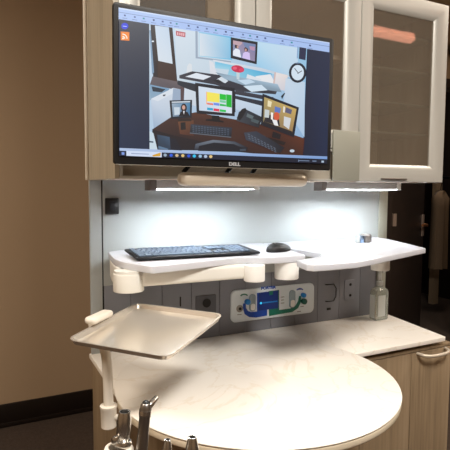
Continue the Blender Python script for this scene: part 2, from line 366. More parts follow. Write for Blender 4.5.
# pull-out bar below the monitor
bar = thing('support_bar', (.60, 1.08, .003), 'long rounded champagne metal bar under the monitor', 'bar')
g = MB(); t = rrect(.002+1.06, 1.10, .004, .036, .013)
bm_ = bmesh.new()
X0, X1 = .421, .777; prof = rrect(1.062, 1.10, .003, .0355, .014, 6); rings = []
for x, sc in ((X0, .35), (X0+.004, .75), (X0+.012, .95), (X0+.022, 1), (X1-.022, 1), (X1-.012, .95), (X1-.004, .75), (X1, .35)):
    rings.append([bm_.verts.new((x, 1.081+(y-1.081)*sc, .0193+(z-.0193)*sc)) for y, z in prof])
for A, B in zip(rings, rings[1:]):
    for k in range(len(prof)): bm_.faces.new((A[k], A[(k+1) % len(prof)], B[(k+1) % len(prof)], B[k]))
bm_.faces.new(rings[0]); bm_.faces.new(rings[-1]); bmesh.ops.recalc_face_normals(bm_, faces=bm_.faces); g.merge(bm_); g.build('bar', M['champagne'], bar, 50)
for x in (.47, .73): box(x-.02, x+.02, 1.10, UY0+.0105, .021, .032).build('bracket', M['alu'], bar)

# ------------------------------------------------------------------ under-cabinet light bars
for (x0, x1, lab) in ((.405, .728, 'slim LED light bar under the cabinet above the keyboard'), (.958, 1.285, 'slim LED light bar under the cabinet at the right end')):
    r = thing('light_bar', ((x0+x1)/2, 1.265, UZ0), lab, 'light', 'light bars under the upper cabinet')
    h = MB(); h.box(x0+.02, x1-.008, 1.248, 1.253, -.0035, UZ0-.0005, bev=.001); h.box(x0+.02, x1-.008, 1.281, 1.285, -.0080, UZ0-.0005, bev=.001); h.box(x0+.02, x1-.008, 1.253, 1.281, .013, UZ0-.0005)
    h.build('housing', M['ledhouse'], r)
    box(x0+.022, x1-.01, 1.254, 1.264, -.0010, .0125).build('diffuser', M['led'], r)
    box(x0, x0+.02, 1.244, 1.287, -.009, UZ0, bev=.002).build('end_cap', M['ledcap'], r)
    box(x1-.008, x1+.01, 1.248, 1.285, -.006, UZ0, bev=.002).build('end_cap', M['white'], r)

# ------------------------------------------------------------------ back panel
YP = 1.41
bp = thing('back_panel', (.84, YP, -.47), 'light grey lit back panel with slate grey lower band between counter and cabinet', 'panel')
box(.285, .3175, YP, 1.421, -.476, UZ0).build('end_strip', M['panel'], bp)
box(.3175, .3215, YP+.004, 1.421, -.476, UZ0).build('shadow_gap', M['gapm'], bp)
box(.3215, 1.3505, YP, 1.421, -.282, UZ0).build('upper_sheet', M['panel'], bp)
box(1.3505, 1.391, YP-.006, 1.421, -.474, UZ0, bev=.002).build('end_post', M['plate'], bp)
box(.3215, 1.3505, YP+.004, 1.421, -.476, -.282).build('band_backing', M['gapm'], bp)
J = [.3215, .400, .4965, .593, .690, .7865, .883, .980, 1.077, 1.1735, 1.270, 1.3505]
for a, b in zip(J, J[1:]): box(a+.0008, b-.0008, YP, YP+.004, -.476, -.2825, bev=.0006).build('band_tile', M['slat'], bp)

# sensor / black socket on upper left
r = thing('wall_socket', (.346, YP, -.077), 'black square socket on the upper left of the lit back panel', 'socket')
MB().plate(rrect(.3275, .3655, -.077, -.031, .003), YP-.010, YP, .002).build('faceplate', M['black'], r)
MB().plate(rrect(.338, .355, -.066, -.040, .002), YP-.014, YP-.010, .001).build('rocker', M['keyb'], r)
# outlets in the dark band
def socket(x0, x1, z0, z1, lab, mat_, holes):
    r = thing('wall_outlet', ((x0+x1)/2, YP, z0), lab, 'outlet', 'outlets in the grey band')
    m = MB(); m.plate(rrect(x0, x1, z0, z1, .003), YP-.003, YP, .001); m.build('faceplate', mat_, r)
    for (cx, cz, rr) in holes:
        MB().plate(ell(cx, cz, rr, rr), YP-.0045, YP-.003).build('socket_hole', M['hole'], r)
    return r
M['slat_dark'] = mat('charcoal_faceplate', rgb(88, 90, 96), .4); M['slat_mid'] = mat('mid_grey_faceplate', rgb(128, 131, 140), .45)
socket(.606, .676, -.428, -.338, 'dark grey outlet plate with one round socket beside the tray corner', M['slat_dark'], [(.643, -.363, .014)])
socket(1.196, 1.242, -.410, -.335, 'grey double outlet plate left of the sanitizer bottle', M['slat_mid'], [(1.222, -.352, .005), (1.222, -.392, .005)])
hk = thing('rail_handle', (1.13, YP, -.40), 'black square bracket handle on the grey band right of the gas panel', 'handle')
MB().tube([(1.110, YP-.001, -.343), (1.110, YP-.008, -.343), (1.152, YP-.008, -.343), (1.152, YP-.008, -.404), (1.112, YP-.008, -.404), (1.112, YP-.001, -.404)], .0018, n=8, smooth=1).build('wire', M['blackm'], hk)
pt = tag(box(1.118, 1.134, YP-.004, YP, -.437, -.429, bev=.001).build('data_port', M['hole']), 'tiny black port below the bracket handle', 'port')
sw = tag(box(.5535, .5565, YP-.003, YP, -.365, -.335).build('key_slot', M['hole']), 'thin black slot in the dark band behind the tray', 'slot')

# ------------------------------------------------------------------ gas flow panel
G0, G1, GZ0, GZ1 = .728, 1.056, -.437, -.331
fy = YP-.008
gp = thing('gas_panel', ((G0+G1)/2, YP, GZ0), 'white gas flowmeter panel with blue and green print and knobs', 'flowmeter')
MB().plate(rrect(G0, G1, GZ0, GZ1, .018, 6), fy, YP, .003).build('faceplate', M['fpanel'], gp)
def fp(outline, d, name, m): return MB().plate(outline, fy-d, fy+.001).build(name, m, gp)
def GP(*pts): return [p for p in pts]
fp([(0.8190, -0.3377), (0.8555, -0.3359), (0.8565, -0.4087), (0.8820, -0.4097), (0.9038, -0.4086), (0.9218, -0.4053), (0.9358, -0.3981), (0.9417, -0.3849), (0.9540, -0.3861), (0.9522, -0.4033), (0.9382, -0.4157), (0.9100, -0.4230), (0.8625, -0.4246), (0.8200, -0.4232), (0.7972, -0.4190), (0.7783, -0.4069), (0.7726, -0.3914), (0.7724, -0.3781), (0.7817, -0.3757), (0.7838, -0.3926), (0.7932, -0.4036), (0.8198, -0.4081)] if False else [(0.8229, -0.3464), (0.8615, -0.3452), (0.8625, -0.4263), (0.8201, -0.4283), (0.7934, -0.4236), (0.7765, -0.4117), (0.7707, -0.3912), (0.7706, -0.3763), (0.7799, -0.3762), (0.7819, -0.3924), (0.7895, -0.4031), (0.8008, -0.4077), (0.8236, -0.4085)], .0010, 'blue_flow_line', M['blue'])
fp([(0.8653, -0.3449), (0.9088, -0.3433), (0.9099, -0.4127), (0.9544, -0.4122), (0.9770, -0.4041), (0.9871, -0.3894), (0.9909, -0.3722), (0.9993, -0.3730), (0.9977, -0.3957), (0.9876, -0.4140), (0.9629, -0.4253), (0.9141, -0.4269), (0.8704, -0.4289)], .0010, 'green_flow_line', M['green'])
fp([(0.8287, -0.3469), (0.9048, -0.3446), (0.9057, -0.4054), (0.8294, -0.4058)], .0022, 'display_window', M['navy'])
fp([(0.8692, -0.3438), (0.8830, -0.3437), (0.8832, -0.3570), (0.8694, -0.3574)], .0026, 'green_mark', M['green'])
fp(ell(*(0.8368, -0.3813), .004, .004), .003, 'indicator_lamp', M['cyan'])
for a_, b_, c_, d_ in ((262, 302.8, 277, 301.2),): fp([(0.8426, -0.3832), (0.9014, -0.3830), (0.9013, -0.3789), (0.8425, -0.3792)], .003, 'display_bar', M['skyblue'])
for (x, y0, y1, nm) in ((252.2, 294, 311, 'left'), (292, 290, 307, 'right')):
    a = ((0.8047, -0.3481), (0.8053, -0.4049)) if nm == 'left' else ((0.9615, -0.3486), (0.9626, -0.4096))
    cx = a[0][0]; z1_, z0_ = a[0][1], a[1][1]
    o = MB().plate(rrect(cx-.0115, cx+.0115, z0_, z1_, .010), fy-.006, fy, .002).build('flow_tube', M['tube'], gp)
    MB().plate(rrect(cx-.008, cx+.008, z0_+.004, z0_+(z1_-z0_)*.45, .006), fy-.0075, fy-.006).build('tube_float', M['white'], o)
for p, m, nm, rr in (((0.7839, -0.3710), 'skyblue', 'blue_knob', .0095), ((1.0056, -0.3694), 'skyblue', 'blue_knob', .0085), ((1.0081, -0.3914), 'darkgreen', 'green_knob', .0105)):
    MB().lathe([(rr*.9, 0), (rr, .004), (rr*.95, .012), (rr*.7, .014)], (p[0], fy, p[1]), (0, -1, 0), 24).build(nm, M[m], gp)
p = (0.7577, -0.3915)
k = MB().lathe([(.012, 0), (.012, .002), (.009, .004), (.009, .0035)], (p[0], fy, p[1]), (0, -1, 0), 24).build('gas_port', M['steel_dark'], gp)
MB().lathe([(.005, 0), (.005, .001)], (p[0], fy-.004, p[1]), (0, -1, 0), 16).build('port_bore', M['hole'], k)
def arc(cx, cz, r, a0, a1, w, name, m):
    n = 10; A = [(cx+r*math.cos(math.radians(a0+(a1-a0)*k/n)), cz+r*math.sin(math.radians(a0+(a1-a0)*k/n))) for k in range(n+1)]
    B = [(cx+(r-w)*math.cos(math.radians(a0+(a1-a0)*k/n)), cz+(r-w)*math.sin(math.radians(a0+(a1-a0)*k/n))) for k in range(n+1)]
    fp(A+B[::-1], .001, name, m)
q1 = (0.7734, -0.3650); arc(q1[0], q1[1], .021, 45, 130, .004, 'scale_arc', M['green'])
q2 = (0.9929, -0.3654); arc(q2[0], q2[1], .021, 45, 130, .004, 'scale_arc', M['blue'])
q = (0.8664, -0.3331); text('PORTER', .0125, (q[0], fy-.0006, q[1]), UP, 'lettering', M['blue'], gp, .0004, 1.25, .0006)
for i, (a, wd) in enumerate((((0.7579, -0.4113), .016), ((0.7703, -0.3456), .012), ((0.9232, -0.3693), .014), ((0.9234, -0.3796), .012), ((0.9236, -0.3900), .014), ((0.9947, -0.3498), .014), ((1.0043, -0.4104), .014), ((0.9920, -0.4267), .016))):
    MB().plate([(a[0]-wd/2, a[1]-.0010), (a[0]+wd/2, a[1]-.0010), (a[0]+wd/2, a[1]+.0010), (a[0]-wd/2, a[1]+.0010)], fy-.0004, fy+.0005).build('fine_print', M['ledcap'], gp)

# ------------------------------------------------------------------ monitor
SW, SH_ = 0.5576, 0.3312
mon = thing('monitor', (.54, 1.06, .12), 'large black-framed computer monitor in front of the cabinet doors', 'monitor')
MO = Vector((0.2629, 1.0440, 0.0481)); MYAW, MT = -0.02233, -0.00276
ex = Vector((math.cos(MYAW), math.sin(MYAW), 0)); en = Vector((-math.sin(MYAW), math.cos(MYAW), 0)); ez = math.cos(MT)*Vector((0, 0, 1)) + math.sin(MT)*en
ex, ez = (ex*math.cos(-0.00601)+ez*math.sin(-0.00601)), (ez*math.cos(-0.00601)-ex*math.sin(-0.00601))
def mon_part(mb, name, mats, parent, smooth=35):
    for v in mb.bm.verts: v.co = MO + ex*v.co.x + ez*v.co.z + (ez.cross(ex))*v.co.y
    return mb.build(name, mats, parent, smooth)
mon_part(MB().plate(rrect(0, SW, 0, SH_, .006, 3), 0, .012, .0015), 'bezel', M['bezel'], mon)
mon_part(box(.03, SW-.03, .010, .026, .03, SH_-.03, bev=.010), 'back_shell', M['black'], mon)
mon_part(box(.004, SW-.004, .0, .0125, -.0005, .0002), 'chin_edge', M['alu_bright'], mon)
SU0, SU1, SV0, SV1 = 0.0107, 0.5442, 0.0175, 0.3205
def pic(polys, name, parent):
    bm = bmesh.new(); cl = bm.loops.layers.float_color.new('Col'); n = len(polys)
    for i, (col, pts) in enumerate(polys):
        y = -.0002 - i*.000012
        try: f = bm.faces.new([bm.verts.new(MO + ex*(SU0+u*(SU1-SU0)) + ez*(SV0+v*(SV1-SV0)) + ez.cross(ex)*y) for u, v in pts])
        except ValueError: continue
        for k, l in enumerate(f.loops):
            c = col[k % len(col)] if isinstance(col[0], tuple) else col
            l[cl] = rgb(*c)
        f.normal_update()
        if f.normal.dot(-(ez.cross(ex))) < 0: f.normal_flip()
    mb = MB(); mb.bm.free(); mb.bm = bm; return mb.build(name, M['screen'], parent)
POLYS = [
([(40,48,70),(36,46,72),(24,34,60),(26,40,68)],[(0,1),(1,1),(1,0),(0,0)]),
((164,190,236),[(0,1),(1,1),(1,0.9161),(0.8672,0.9198),(0,0.9213)]),
((196,214,244),[(0,1),(1,1),(1,0.9929),(0,0.9911)]),
((120,140,185),[(0,0.9716),(1,0.9689),(1,0.964),(0,0.9676)]),
((60,80,140),[(0.0208,0.9593),(0.0278,0.9593),(0.0279,0.9486),(0.0209,0.9486)]),
((110,130,180),[(0.0143,0.9368),(0.0338,0.9375),(0.0338,0.9342),(0.0144,0.9328)]),
((90,110,160),[(0.06,0.9592),(0.0671,0.9592),(0.0672,0.9484),(0.0601,0.9484)]),
((110,130,180),[(0.0534,0.9364),(0.0733,0.9372),(0.0733,0.9338),(0.0535,0.9324)]),
((40,140,160),[(0.0959,0.9591),(0.1032,0.9591),(0.1033,0.9482),(0.096,0.9482)]),
((110,130,180),[(0.0893,0.9361),(0.1094,0.9369),(0.1095,0.9335),(0.0893,0.9321)]),
((50,60,110),[(0.1366,0.959),(0.144,0.959),(0.1441,0.948),(0.1367,0.948)]),
((110,130,180),[(0.1298,0.9358),(0.1504,0.9366),(0.1504,0.9331),(0.1298,0.9317)]),
((60,80,140),[(0.1739,0.9588),(0.1814,0.9588),(0.1815,0.9477),(0.174,0.9478)]),
((110,130,180),[(0.167,0.9355),(0.1879,0.9363),(0.1879,0.9328),(0.167,0.9313)]),
((90,110,160),[(0.2075,0.9587),(0.2152,0.9587),(0.2153,0.9476),(0.2076,0.9476)]),
((110,130,180),[(0.2005,0.9352),(0.2218,0.936),(0.2218,0.9325),(0.2006,0.931)]),
((40,140,160),[(0.2331,0.9587),(0.2409,0.9587),(0.241,0.9474),(0.2332,0.9474)]),
((110,130,180),[(0.2261,0.935),(0.2476,0.9358),(0.2476,0.9322),(0.2261,0.9308)]),
((50,60,110),[(0.2853,0.9585),(0.2932,0.9585),(0.2933,0.9471),(0.2854,0.9471)]),
((110,130,180),[(0.278,0.9345),(0.3,0.9353),(0.3001,0.9318),(0.2781,0.9303)]),
((60,80,140),[(0.3252,0.9584),(0.3333,0.9584),(0.3334,0.9469),(0.3253,0.9469)]),
((110,130,180),[(0.3178,0.9342),(0.3402,0.935),(0.3403,0.9314),(0.3179,0.9299)]),
((90,110,160),[(0.3658,0.9583),(0.374,0.9583),(0.3742,0.9467),(0.3659,0.9467)]),
((110,130,180),[(0.3583,0.9338),(0.3812,0.9347),(0.3812,0.931),(0.3584,0.9295)]),
((40,140,160),[(0.4072,0.9581),(0.4156,0.9581),(0.4157,0.9464),(0.4073,0.9465)]),
((110,130,180),[(0.3996,0.9335),(0.4228,0.9343),(0.4229,0.9307),(0.3996,0.9291)]),
((50,60,110),[(0.4541,0.958),(0.4627,0.958),(0.4628,0.9462),(0.4542,0.9462)]),
((110,130,180),[(0.4463,0.9331),(0.4701,0.9339),(0.4701,0.9302),(0.4464,0.9287)]),
((60,80,140),[(0.4827,0.9579),(0.4914,0.9579),(0.4915,0.946),(0.4828,0.946)]),
((110,130,180),[(0.4748,0.9329),(0.4989,0.9337),(0.4989,0.93),(0.4749,0.9284)]),
((90,110,160),[(0.5361,0.9577),(0.5449,0.9577),(0.5451,0.9457),(0.5362,0.9457)]),
((110,130,180),[(0.528,0.9324),(0.5526,0.9332),(0.5527,0.9295),(0.5281,0.9279)]),
((40,140,160),[(0.5707,0.9576),(0.5797,0.9576),(0.5798,0.9455),(0.5708,0.9455)]),
((110,130,180),[(0.5625,0.9321),(0.5875,0.933),(0.5875,0.9292),(0.5626,0.9276)]),
((50,60,110),[(0.6058,0.9575),(0.6149,0.9575),(0.6151,0.9453),(0.606,0.9453)]),
((110,130,180),[(0.5976,0.9318),(0.6229,0.9327),(0.6229,0.9288),(0.5976,0.9272)]),
((60,80,140),[(0.6466,0.9574),(0.6559,0.9574),(0.656,0.9451),(0.6468,0.9451)]),
((110,130,180),[(0.6382,0.9315),(0.664,0.9323),(0.664,0.9285),(0.6383,0.9269)]),
((90,110,160),[(0.7357,0.9571),(0.7453,0.9571),(0.7455,0.9446),(0.7358,0.9446)]),
((110,130,180),[(0.727,0.9307),(0.7537,0.9316),(0.7537,0.9277),(0.727,0.926)]),
((40,140,160),[(0.7842,0.957),(0.794,0.957),(0.7942,0.9443),(0.7844,0.9443)]),
((110,130,180),[(0.7753,0.9303),(0.8026,0.9312),(0.8026,0.9272),(0.7754,0.9256)]),
((50,60,110),[(0.8841,0.9567),(0.8944,0.9567),(0.8946,0.9437),(0.8843,0.9438)]),
((110,130,180),[(0.8749,0.9295),(0.9033,0.9303),(0.9034,0.9263),(0.875,0.9246)]),
((16,50,214),[(0.0365,0.8833),(0.0359,0.8764),(0.0339,0.8699),(0.0309,0.8644),(0.027,0.8603),(0.0227,0.8581),(0.0183,0.858),(0.0144,0.86),(0.0113,0.8639),(0.0093,0.8694),(0.0086,0.8758),(0.0092,0.8826),(0.0111,0.889),(0.0142,0.8946),(0.0181,0.8987),(0.0224,0.9009),(0.0267,0.901),(0.0306,0.899),(0.0338,0.8951),(0.0358,0.8897)]),
((190,210,250),[(0.0147,0.8801),(0.0303,0.8809),(0.0303,0.8756),(0.0148,0.8748)]),
((238,130,40),[(0.0065,0.8399),(0.0404,0.8439),(0.0404,0.786),(0.0065,0.7824)]),
((255,240,225),[(0.0181,0.7966),(0.0179,0.7947),(0.0174,0.7929),(0.0166,0.7914),(0.0157,0.7903),(0.0146,0.7897),(0.0135,0.7898),(0.0126,0.7904),(0.0118,0.7915),(0.0113,0.7931),(0.0111,0.7949),(0.0112,0.7968),(0.0117,0.7986),(0.0125,0.8001),(0.0134,0.8012),(0.0145,0.8018),(0.0156,0.8017),(0.0166,0.8011),(0.0174,0.8),(0.0179,0.7984)]),
((255,240,225),[(0.0243,0.7955),(0.024,0.7992),(0.0234,0.8027),(0.0223,0.8058),(0.0209,0.8084),(0.0192,0.8104),(0.0172,0.8117),(0.0151,0.8122),(0.0129,0.8121),(0.0129,0.8054),(0.0144,0.8055),(0.0158,0.8051),(0.017,0.8043),(0.0182,0.803),(0.0191,0.8013),(0.0198,0.7992),(0.0202,0.797),(0.0204,0.7945)]),
((255,240,225),[(0.0332,0.7977),(0.0328,0.8044),(0.0316,0.8107),(0.0297,0.8162),(0.0271,0.8209),(0.024,0.8244),(0.0205,0.8267),(0.0167,0.8278),(0.0128,0.8274),(0.0128,0.8208),(0.016,0.821),(0.0191,0.8202),(0.0219,0.8183),(0.0244,0.8154),(0.0265,0.8117),(0.028,0.8072),(0.029,0.8021),(0.0293,0.7967)]),
([(196,214,230),(150,196,226),(140,170,205),(170,195,220)],[(0.1201,0.9207),(0.8728,0.9194),(0.8629,0.036),(0.1213,0.0507)]),
([(205,218,230),(198,216,230),(190,208,222),(196,210,222)],[(0.2288,0.9205),(0.4826,0.9206),(0.4862,0.6006),(0.2408,0.5421)]),
([(150,200,228),(96,178,222),(110,186,224),(150,205,228)],[(0.334,0.9231),(0.4874,0.9218),(0.4893,0.7506),(0.3358,0.7469)]),
([(206,218,230),(140,196,226),(130,186,220),(214,222,230)],[(0.3364,0.9129),(0.4779,0.912),(0.4796,0.7597),(0.338,0.751)]),
((150,166,186),[(0.3188,0.9242),(0.3287,0.9239),(0.3304,0.7414),(0.4846,0.7422),(0.4847,0.7317),(0.3207,0.7292)]),
([(184,216,236),(196,216,234),(184,208,228),(150,200,230)],[(0.6109,0.9143),(0.8226,0.9175),(0.8259,0.678),(0.6081,0.7299)]),
([(96,186,222),(84,176,216),(120,196,222),(160,206,226)],[(0.4091,0.7336),(0.6338,0.712),(0.7819,0.6858),(0.4097,0.675)]),
([(120,190,220),(60,160,210),(90,180,215),(150,200,220)],[(0.4848,0.7273),(0.6856,0.7067),(0.6869,0.6056),(0.4667,0.6268)]),
((22,26,36),[(0.4817,0.9174),(0.6129,0.9133),(0.6099,0.7441),(0.4825,0.7641)]),
([(150,140,170),(120,120,160),(140,130,160),(120,150,190)],[(0.4925,0.8977),(0.6031,0.8941),(0.6006,0.7636),(0.4928,0.7843)]),
((224,230,240),[(0.4933,0.7859),(0.4934,0.8187),(0.5076,0.8444),(0.5253,0.8335),(0.5328,0.778)]),
((40,34,44),[(0.5196,0.8607),(0.5192,0.8551),(0.5179,0.8498),(0.5159,0.8453),(0.5134,0.8422),(0.5106,0.8406),(0.5077,0.8409),(0.5051,0.8428),(0.5031,0.8463),(0.5017,0.851),(0.5012,0.8564),(0.5016,0.8621),(0.5028,0.8674),(0.5048,0.8718),(0.5073,0.875),(0.5102,0.8765),(0.513,0.8763),(0.5156,0.8744),(0.5177,0.8709),(0.5191,0.8662)]),
((190,150,140),[(0.5201,0.8549),(0.5199,0.8516),(0.5193,0.8485),(0.5182,0.8459),(0.5169,0.8441),(0.5154,0.8433),(0.5139,0.8434),(0.5125,0.8446),(0.5114,0.8467),(0.5107,0.8494),(0.5104,0.8526),(0.5106,0.8559),(0.5113,0.859),(0.5123,0.8615),(0.5137,0.8633),(0.5152,0.8642),(0.5167,0.864),(0.518,0.8629),(0.5191,0.8608),(0.5199,0.858)]),
((206,190,236),[(0.5377,0.7768),(0.5422,0.8147),(0.5568,0.8301),(0.5738,0.8218),(0.5774,0.7694)]),
((60,40,50),[(0.566,0.8474),(0.5656,0.8417),(0.5644,0.8363),(0.5623,0.8318),(0.5597,0.8286),(0.5568,0.8271),(0.5539,0.8273),(0.5513,0.8293),(0.5492,0.8328),(0.5478,0.8376),(0.5473,0.8431),(0.5476,0.8488),(0.5489,0.8541),(0.5509,0.8586),(0.5535,0.8618),(0.5564,0.8633),(0.5593,0.8631),(0.562,0.8612),(0.5641,0.8576),(0.5655,0.8529)]),
((196,150,140),[(0.5596,0.8414),(0.5594,0.838),(0.5588,0.8349),(0.5577,0.8323),(0.5563,0.8305),(0.5548,0.8297),(0.5533,0.8298),(0.5519,0.831),(0.5508,0.8331),(0.55,0.8359),(0.5498,0.8391),(0.55,0.8424),(0.5506,0.8455),(0.5517,0.8481),(0.5531,0.8499),(0.5546,0.8508),(0.5561,0.8506),(0.5575,0.8494),(0.5586,0.8474),(0.5594,0.8446)]),
((190,160,170),[(0.4925,0.8962),(0.5363,0.8948),(0.5365,0.8813),(0.522,0.8628),(0.4928,0.8709)]),
((110,130,170),[(0.5412,0.8945),(0.6011,0.8921),(0.6007,0.8355),(0.5715,0.8441),(0.5465,0.8686)]),
((180,140,170),[(0.5712,0.8744),(0.5993,0.8733),(0.5986,0.8426),(0.5765,0.8452)]),
([(214,220,228),(200,210,222),(176,196,214),(196,208,220)],[(0.3998,0.7353),(0.6337,0.7197),(0.7928,0.6878),(0.7929,0.6751),(0.3999,0.7243)]),
((226,228,232),[(0.604,0.6525),(0.6807,0.6824),(0.7079,0.6093),(0.6356,0.5658)]),
((216,222,230),[(0.5638,0.6602),(0.6347,0.6351),(0.6354,0.5812),(0.5546,0.5977)]),
([(228,222,222),(222,212,210),(200,200,210),(206,206,216)],[(0.7014,0.702),(0.7709,0.6916),(0.7673,0.5641),(0.6925,0.5753)]),
((206,180,176),[(0.7014,0.702),(0.7093,0.7012),(0.7004,0.5743),(0.6925,0.5753)]),
([(196,212,228),(188,208,226),(170,196,222),(180,200,222)],[(0.7605,0.6659),(0.8654,0.6529),(0.8695,0.2073),(0.7525,0.4587)]),
((36,34,44),[(0.1267,0.9197),(0.1447,0.9197),(0.1644,0.5494),(0.1378,0.5584)]),
((120,150,180),[(0.1221,0.8787),(0.1278,0.8801),(0.1416,0.5937),(0.1335,0.5783)]),
((220,230,240),[(0.1415,0.8079),(0.1413,0.8061),(0.1406,0.8044),(0.1395,0.8029),(0.1382,0.8018),(0.1366,0.8012),(0.1351,0.8011),(0.1337,0.8015),(0.1327,0.8025),(0.1319,0.8038),(0.1317,0.8055),(0.1319,0.8072),(0.1326,0.8089),(0.1337,0.8104),(0.135,0.8115),(0.1366,0.8122),(0.1381,0.8123),(0.1395,0.8118),(0.1406,0.8109),(0.1413,0.8095)]),
((40,30,34),[(0.1406,0.9207),(0.2185,0.9206),(0.2408,0.5385),(0.1539,0.5544)]),
([(196,212,230),(190,208,228),(206,218,230),(210,220,230)],[(0.1447,0.9177),(0.2032,0.9194),(0.2199,0.668),(0.1591,0.6776)]),
((58,40,38),[(0.1571,0.673),(0.2293,0.6657),(0.239,0.5446),(0.1576,0.5579)]),
((178,84,96),[(0.2332,0.9034),(0.2748,0.9014),(0.2743,0.8672),(0.2344,0.8699)]),
((226,150,156),[(0.2393,0.8951),(0.2436,0.8948),(0.2438,0.8751),(0.2395,0.8754)]),
((236,190,196),[(0.2389,0.8946),(0.2436,0.8945),(0.2438,0.8754),(0.239,0.8757)]),
((236,190,196),[(0.2484,0.8944),(0.2531,0.8943),(0.2533,0.8752),(0.2485,0.8754)]),
((236,190,196),[(0.2566,0.8943),(0.2614,0.8941),(0.2616,0.875),(0.2568,0.8752)]),
((236,190,196),[(0.2649,0.8941),(0.2697,0.8939),(0.2698,0.8748),(0.265,0.875)]),
((214,220,226),[(0.2832,0.664),(0.2918,0.6872),(0.3033,0.6824),(0.3058,0.6111),(0.2793,0.6061)]),
((214,218,226),[(0.3814,0.7277),(0.4,0.717),(0.4214,0.6257),(0.3871,0.6266)]),
([(96,88,94),(104,94,98),(84,78,86),(90,84,92)],[(0.1353,0.5648),(0.2756,0.5411),(0.2542,0.4876),(0.1235,0.5033)]),
([(120,156,186),(104,146,182),(130,160,186),(140,168,190)],[(0.1234,0.5075),(0.2069,0.4911),(0.1904,0.449),(0.1243,0.3972)]),
((40,52,66),[(0.1317,0.4951),(0.1901,0.484),(0.1735,0.4603),(0.1361,0.4612)]),
([(58,58,68),(48,50,62),(54,58,70),(44,46,58)],[(0.2489,0.5932),(0.3056,0.6326),(0.4572,0.6288),(0.6454,0.5984),(0.719,0.5641),(0.7089,0.531),(0.5161,0.5231),(0.411,0.5539),(0.2491,0.5719)]),
([(130,150,168),(150,176,196),(160,186,206),(120,140,158)],[(0.41,0.6456),(0.5051,0.634),(0.7184,0.6111),(0.7405,0.5518),(0.5749,0.5632),(0.4575,0.6028)]),
((218,226,236),[(0.2751,0.5881),(0.3235,0.6246),(0.3918,0.6114),(0.3555,0.5799)]),
((206,216,226),[(0.4152,0.5922),(0.4384,0.6186),(0.4719,0.5935),(0.4578,0.5731)]),
((30,34,44),[(0.3967,0.5844),(0.4245,0.5968),(0.4578,0.5702),(0.4248,0.5673)]),
((204,222,236),[(0.545,0.5657),(0.6352,0.592),(0.6666,0.5554),(0.5853,0.5298)]),
((190,212,230),[(0.5152,0.6058),(0.5741,0.6241),(0.6045,0.6066),(0.5548,0.5796)]),
((196,40,76),[(0.5484,0.6867),(0.5448,0.6765),(0.5368,0.6685),(0.5258,0.6638),(0.5135,0.6632),(0.5017,0.6667),(0.4922,0.6737),(0.4865,0.6833),(0.4853,0.6939),(0.4889,0.7039),(0.4967,0.712),(0.5075,0.7167),(0.5198,0.7175),(0.5317,0.7141),(0.5413,0.7071),(0.5472,0.6974)]),
((226,90,120),[(0.5127,0.6955),(0.5113,0.6893),(0.5075,0.6841),(0.5022,0.6814),(0.4969,0.682),(0.4929,0.6856),(0.4914,0.6913),(0.4928,0.6975),(0.4966,0.7027),(0.5019,0.7054),(0.5072,0.7048),(0.5112,0.7012)]),
((214,60,96),[(0.5456,0.687),(0.5441,0.6791),(0.5399,0.6728),(0.534,0.6696),(0.5281,0.6705),(0.5238,0.6752),(0.5221,0.6824),(0.5236,0.6902),(0.5278,0.6965),(0.5337,0.6997),(0.5396,0.6989),(0.5439,0.6942)]),
((190,206,214),[(0.5096,0.6649),(0.5262,0.6636),(0.5249,0.6106),(0.5122,0.6128)]),
((176,186,196),[(0.2498,0.494),(0.2693,0.5043),(0.2706,0.3617),(0.2508,0.3875)]),
((84,66,70),[(0.254,0.516),(0.2715,0.5118),(0.2682,0.3899),(0.2551,0.3952)]),
([(206,216,228),(200,212,224),(196,206,218),(204,212,224)],[(0.2715,0.509),(0.3247,0.4992),(0.3258,0.3837),(0.2725,0.3977)]),
((36,44,56),[(0.2406,0.5562),(0.3288,0.5432),(0.3293,0.4855),(0.2759,0.5054),(0.2409,0.5279)]),
((40,46,60),[(0.4971,0.49),(0.6471,0.467),(0.6475,0.4283),(0.4974,0.4601)]),
([(196,212,230),(190,208,226),(176,192,212),(190,204,222)],[(0.507,0.4645),(0.6475,0.4283),(0.6383,0.3419),(0.5079,0.3863)]),
((30,36,50),[(0.4967,0.52),(0.5064,0.5216),(0.5082,0.3638),(0.4985,0.3625)]),
([(58,62,76),(50,54,68),(44,46,58),(50,48,56)],[(0.5063,0.5291),(0.6986,0.5059),(0.699,0.4746),(0.5067,0.499)]),
([(196,208,224),(206,214,226),(180,196,214),(150,172,200)],[(0.1284,0.4047),(0.224,0.4967),(0.2131,0.2762),(0.1407,0.1982)]),
((212,220,230),[(0.1283,0.4074),(0.2222,0.4993),(0.2542,0.4947),(0.1573,0.3951)]),
((150,168,192),[(0.2223,0.4964),(0.2542,0.4947),(0.2559,0.3027),(0.2131,0.2762)]),
((60,66,76),[(0.1778,0.4429),(0.1904,0.449),(0.1879,0.4374),(0.1796,0.4333)]),
([(58,40,42),(66,42,38),(84,48,38),(70,38,30),(92,48,34),(60,34,30),(36,28,34),(40,30,34)],[(0.1342,0.1948),(0.213,0.2903),(0.3218,0.3397),(0.639,0.2877),(0.8696,0.1992),(0.8629,0.036),(0.5311,0.0633),(0.2445,0.1233)]),
((30,26,34),[(0.1342,0.1948),(0.2442,0.1553),(0.3646,0.1258),(0.5703,0.1042),(0.5706,0.0735),(0.1353,0.0517)]),
((24,28,42),[(0.1489,0.1572),(0.2358,0.1368),(0.2626,0.0531),(0.1518,0.0598)]),
([(50,70,92),(60,84,110),(40,58,80),(34,50,70)],[(0.1551,0.1606),(0.2082,0.1485),(0.2124,0.0597),(0.1601,0.0631)]),
((196,214,226),[(0.1207,0.1823),(0.1385,0.1702),(0.156,0.0545),(0.1218,0.0507)]),
((60,80,100),[(0.1225,0.1132),(0.139,0.1104),(0.139,0.1006),(0.1226,0.1021)]),
